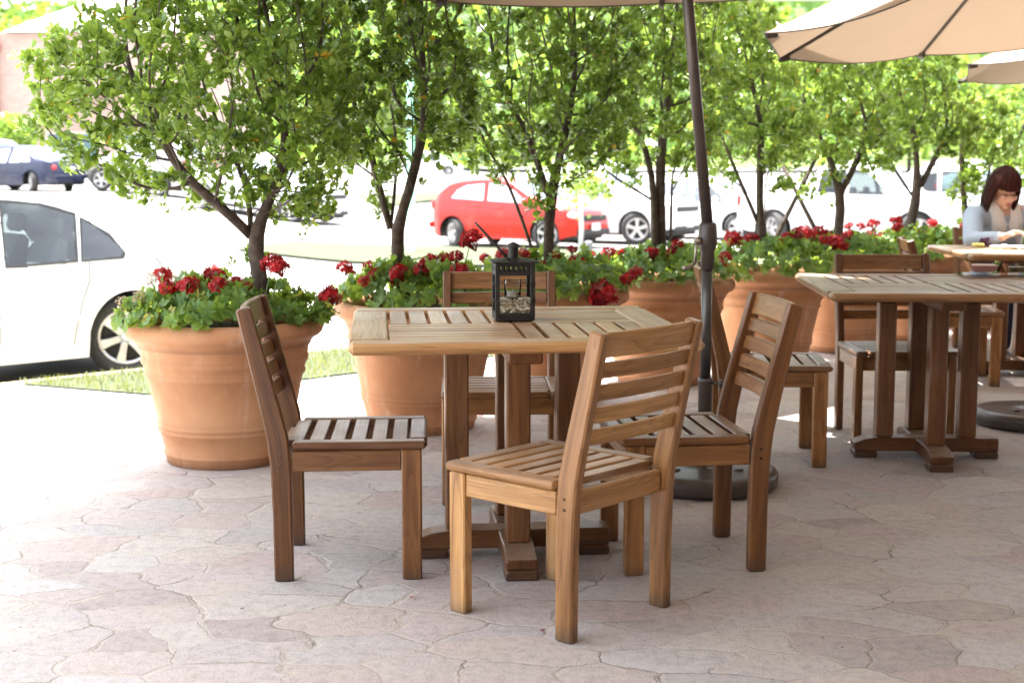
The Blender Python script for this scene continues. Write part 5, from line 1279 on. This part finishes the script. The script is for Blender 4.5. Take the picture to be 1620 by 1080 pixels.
limb(body, [pel, wai, che, nkb], [.135, .115, .125, .075], 18)
for s, sh, el, wr in ((-1, shL, elL, wrL), (1, shR, elR, wrR)):
    limb(body, [nkb, sh, el, wr], [.06, .058, .042, .026])
limb(body, [nkb, nk, hp(0, .02, -.05)], [.06, .048, .05])
body.ell(hp(0, .012, .02), (.072, .088, .098), 22, 16, HM)          # skull
body.ell(hp(0, -.030, -.035), (.058, .058, .068), 20, 14, HM)       # face and jaw
body.ell(hp(0, -.066, -.088), (.022, .020, .018), 12, 8, HM)        # chin
body.ell(hp(0, -.092, -.020), (.012, .016, .024), 10, 8, HM)        # nose
body.ell(hp(0, -.100, -.032), (.015, .011, .010), 10, 8, HM)
for s in (-1, 1): body.ell(hp(s * .036, -.066, -.025), (.022, .022, .022), 10, 8, HM); body.ell(hp(s * .073, .012, -.012), (.010, .018, .030), 10, 8, HM)
# legs
for s in (-1, 1):
    hx = 3.20 + s * .085
    limb(body, [rel(hx, 9.33, .50), rel(hx + s * .02, 8.93, .50), rel(hx + s * .01, 8.94, .09)], [.085, .062, .036])
    limb(body, [rel(hx + s * .01, 8.95, .05), rel(hx + s * .02, 8.80, .035)], [.038, .028])
# hands: palm, four bent fingers and a thumb each
def hand(wr, dirv, nrm, s):
    d = Vector(dirv).normalized(); nn = Vector(nrm); nn = (nn - d * nn.dot(d)).normalized(); sd = d.cross(nn) * s; w = Vector(wr)
    for k in range(4): limb(body, [w + d * .01, w + d * .075 + sd * (-.030 + .020 * k)], [.018, .0125], 8)
    for k, L in enumerate((.060, .074, .078, .068)):
        a = w + d * .075 + sd * (.030 - .020 * k) * -1; b1 = a + (d * .9 + nn * .25).normalized() * L * .45; c1 = b1 + (d * .6 + nn * .7).normalized() * L * .35; e1 = c1 + (d * .25 + nn * .9).normalized() * L * .25
        limb(body, [a, b1, c1, e1], [.0095, .0088, .0082, .007], 8)
    a = w + d * .025 + sd * .022; b1 = a + (d * .6 + sd * .7 + nn * .2).normalized() * .035; c1 = b1 + (d * .9 + nn * .5).normalized() * .03
    limb(body, [a, b1, c1], [.013, .0105, .0085], 8)
hand(wrL, (.75, -.45, .35), (.2, -.35, -.9), -1)
hand(wrR, (-.55, -.45, .5), (-.5, -.6, .2), 1)
remesh(body, 'body', 'skin', pr, .0055, 3)
cl = MB(); limb(cl, [pel, wai, che, Vector(nkb) + Vector((0, .02, -.03))], [.150, .135, .142, .088], 18)
for sh, el, wr in ((shL, elL, wrL), (shR, elR, wrR)): limb(cl, [Vector(nkb) + Vector((0, .02, -.03)), sh, el, Vector(el).lerp(Vector(wr), .82)], [.075, .074, .058, .040])
remesh(cl, 'cardigan', 'cardigan', pr, .009, 6)
sc = MB()
for k, (dx, w_) in enumerate(((-.055, .055), (.045, .055))):
    limb(sc, [Vector(nkb) + Vector((dx * 1.1, -.045, .03)), Vector(che) + Vector((dx, -.135, .03)), Vector(wai) + Vector((dx * .9, -.165, .08)), Vector(wai) + Vector((dx * .9, -.14, -.04))], [.040, .052, .054, .05])
limb(sc, [Vector(nkb) + Vector((-.06, -.02, .03)), Vector(nkb) + Vector((-.05, .05, .05)), Vector(nkb) + Vector((.05, .05, .05)), Vector(nkb) + Vector((.06, -.02, .03))], [.034] * 4)
remesh(sc, 'scarf', 'scarf', pr, .008, 5)
tz = MB()
for s in (-1, 1):
    hx = 3.20 + s * .085; limb(tz, [rel(hx, 9.34, .50), rel(hx + s * .02, 8.93, .50), rel(hx + s * .01, 8.94, .12)], [.098, .075, .055])
remesh(tz, 'trousers', 'denim', pr, .010, 4)
for s in (-1, 1):
    hx = 3.20 + s * .085; q = MB(); limb(q, [rel(hx + s * .01, 8.96, .045), rel(hx + s * .02, 8.78, .036)], [.044, .036]); remesh(q, 'shoe', 'dark', pr, .008, 3)
# hair: a bob with a fringe, as a shell of combed strands
hr = MB(); nphi, nth = 120, 24; vs = []; fs = []; gs = []
def hair_len(phi):      # phi 0 = face front; returns lowest polar angle parameter
    a = abs(phi); return .98 if a > 1.22 else (.47 if a < .98 else .47 + .51 * (a - .98) / .24)
for sh_ in (0, 1):
    for i in range(nth + 1):
        for j in range(nphi):
            phi = -math.pi + 2 * math.pi * j / nphi; v = i / nth * hair_len(phi)
            if v < .52: th = v / .52 * R(93); x = math.sin(th); zz = math.cos(th) * .128 + .012; rr = x
            else: rr = 1.02 + .10 * math.sin((v - .52) / .48 * math.pi * .9); zz = .005 - (v - .52) / .48 * (.145 + .02 * mnoise.noise(Vector((phi * 9, 1, 3))))
            k = 1 + .05 * mnoise.noise(Vector((phi * 13, v * 2, 2))) + .03 * mnoise.noise(Vector((phi * 4, v * 3, 7))) - (.10 if sh_ else 0)
            p = hp(math.sin(phi) * .092 * rr * k, -math.cos(phi) * .112 * rr * k + .012, zz * (1 if not sh_ else .96) + .004 * math.sin(phi * 23))
            vs.append(p); gs.append((phi * .5, v, sh_))
o = (nth + 1) * nphi
for sh_ in (0, 1):
    for i in range(nth):
        for j in range(nphi):
            a = sh_ * o + i * nphi + j; d = sh_ * o + i * nphi + (j + 1) % nphi; f = (a, a + nphi, d + nphi, d); fs.append(f if not sh_ else f[::-1])
for j in range(nphi): a = nth * nphi + j; d = nth * nphi + (j + 1) % nphi; fs.append((a, a + o, d + o, d))
hr.add(vs, fs, gs, smooth=True)
rs_ = random.Random(8)
for _ in range(170):
    phi = rs_.uniform(-math.pi, math.pi); hl = hair_len(phi) * rs_.uniform(.9, 1.03); dph = rs_.uniform(-.10, .10); kk = rs_.uniform(1.0, 1.055); pts = []; v0_ = rs_.uniform(0, .3)
    for q in range(12):
        v = (v0_ + (1 - v0_) * q / 11) * hl; f2 = phi + dph * q / 11
        if v < .52: th = v / .52 * R(93); rr = math.sin(th); zz = math.cos(th) * .128 + .012
        else: rr = 1.02 + .10 * math.sin((v - .52) / .48 * math.pi * .9); zz = .005 - (v - .52) / .48 * .150
        pts.append(hp(math.sin(f2) * .092 * rr * kk, -math.cos(f2) * .112 * rr * kk + .012, zz * (1 + (kk - 1) * .8)))
    o_ = len(hr.g); hr.tube(pts, [.0016] + [.0032] * 9 + [.002, .0006], 5)
    hr.g[o_:] = [(phi * .5 + .01 * (i_ % 5), i_ / 60, 0) for i_ in range(len(hr.g) - o_)]
hr.build('hair', 'hair', pr)
for s in (-1, 1):
    q = MB(); q.ell(hp(s * .030, -.0825, -.004), (.014, .006, .0035), 10, 6, HM); q.build('eye', 'dark', pr)
    q = MB(); q.tube([hp(s * .015, -.087, .020), hp(s * .032, -.084, .026), hp(s * .046, -.074, .021)], [.002, .003, .0015], 6); q.build('eyebrow', 'hair', pr)
q = MB(); q.ell(hp(0, -.0895, -.063), (.020, .006, .006), 10, 6, HM); q.build('mouth', 'lip', pr)
ph = MB(); c0 = Vector(wrR) + WO + Vector((-.075, -.095, .075)); ph.board([c0 + Vector((-.02, -.02, -.06)), c0 + Vector((.02, .02, .07))], .072, .009, (.9, .3, -.2), .003)
tag(ph.build('phone', 'blackplastic'), 'dark phone held up in the woman\'s hand', 'phone')

# ------------------------------------------------------------------ bits on the paving
rg = random.Random(12); fm = []
for k in range(3):
    m = MB(); L = rg.uniform(.012, .02); vs = [Vector((p[0] * L, p[1] * L, .003 + .25 * L * (p[0] - .4) ** 2 + p[2] * L)) for p in LEAF]; m.add(vs, LF, tint=.3); me = m.mesh('fallen_petal'); me.materials.append(M['petal' if k else 'bark']); fm.append(me)
for k, (px, py) in enumerate(((1340, 632), (1268, 655), (1530, 735), (1270, 600), (1342, 662), (820, 780), (905, 660), (1180, 640), (655, 945), (380, 965), (78, 790), (855, 1000))):
    p = at(px, py, z=0); o = link('fallen_petal', fm[k % 3]); o.location = (p.x, p.y, .001); o.rotation_euler = (0, 0, rg.uniform(0, 6)); tag(o, 'tiny dry petal lying on the stone paving', 'petal', 'fallen petals on the paving')
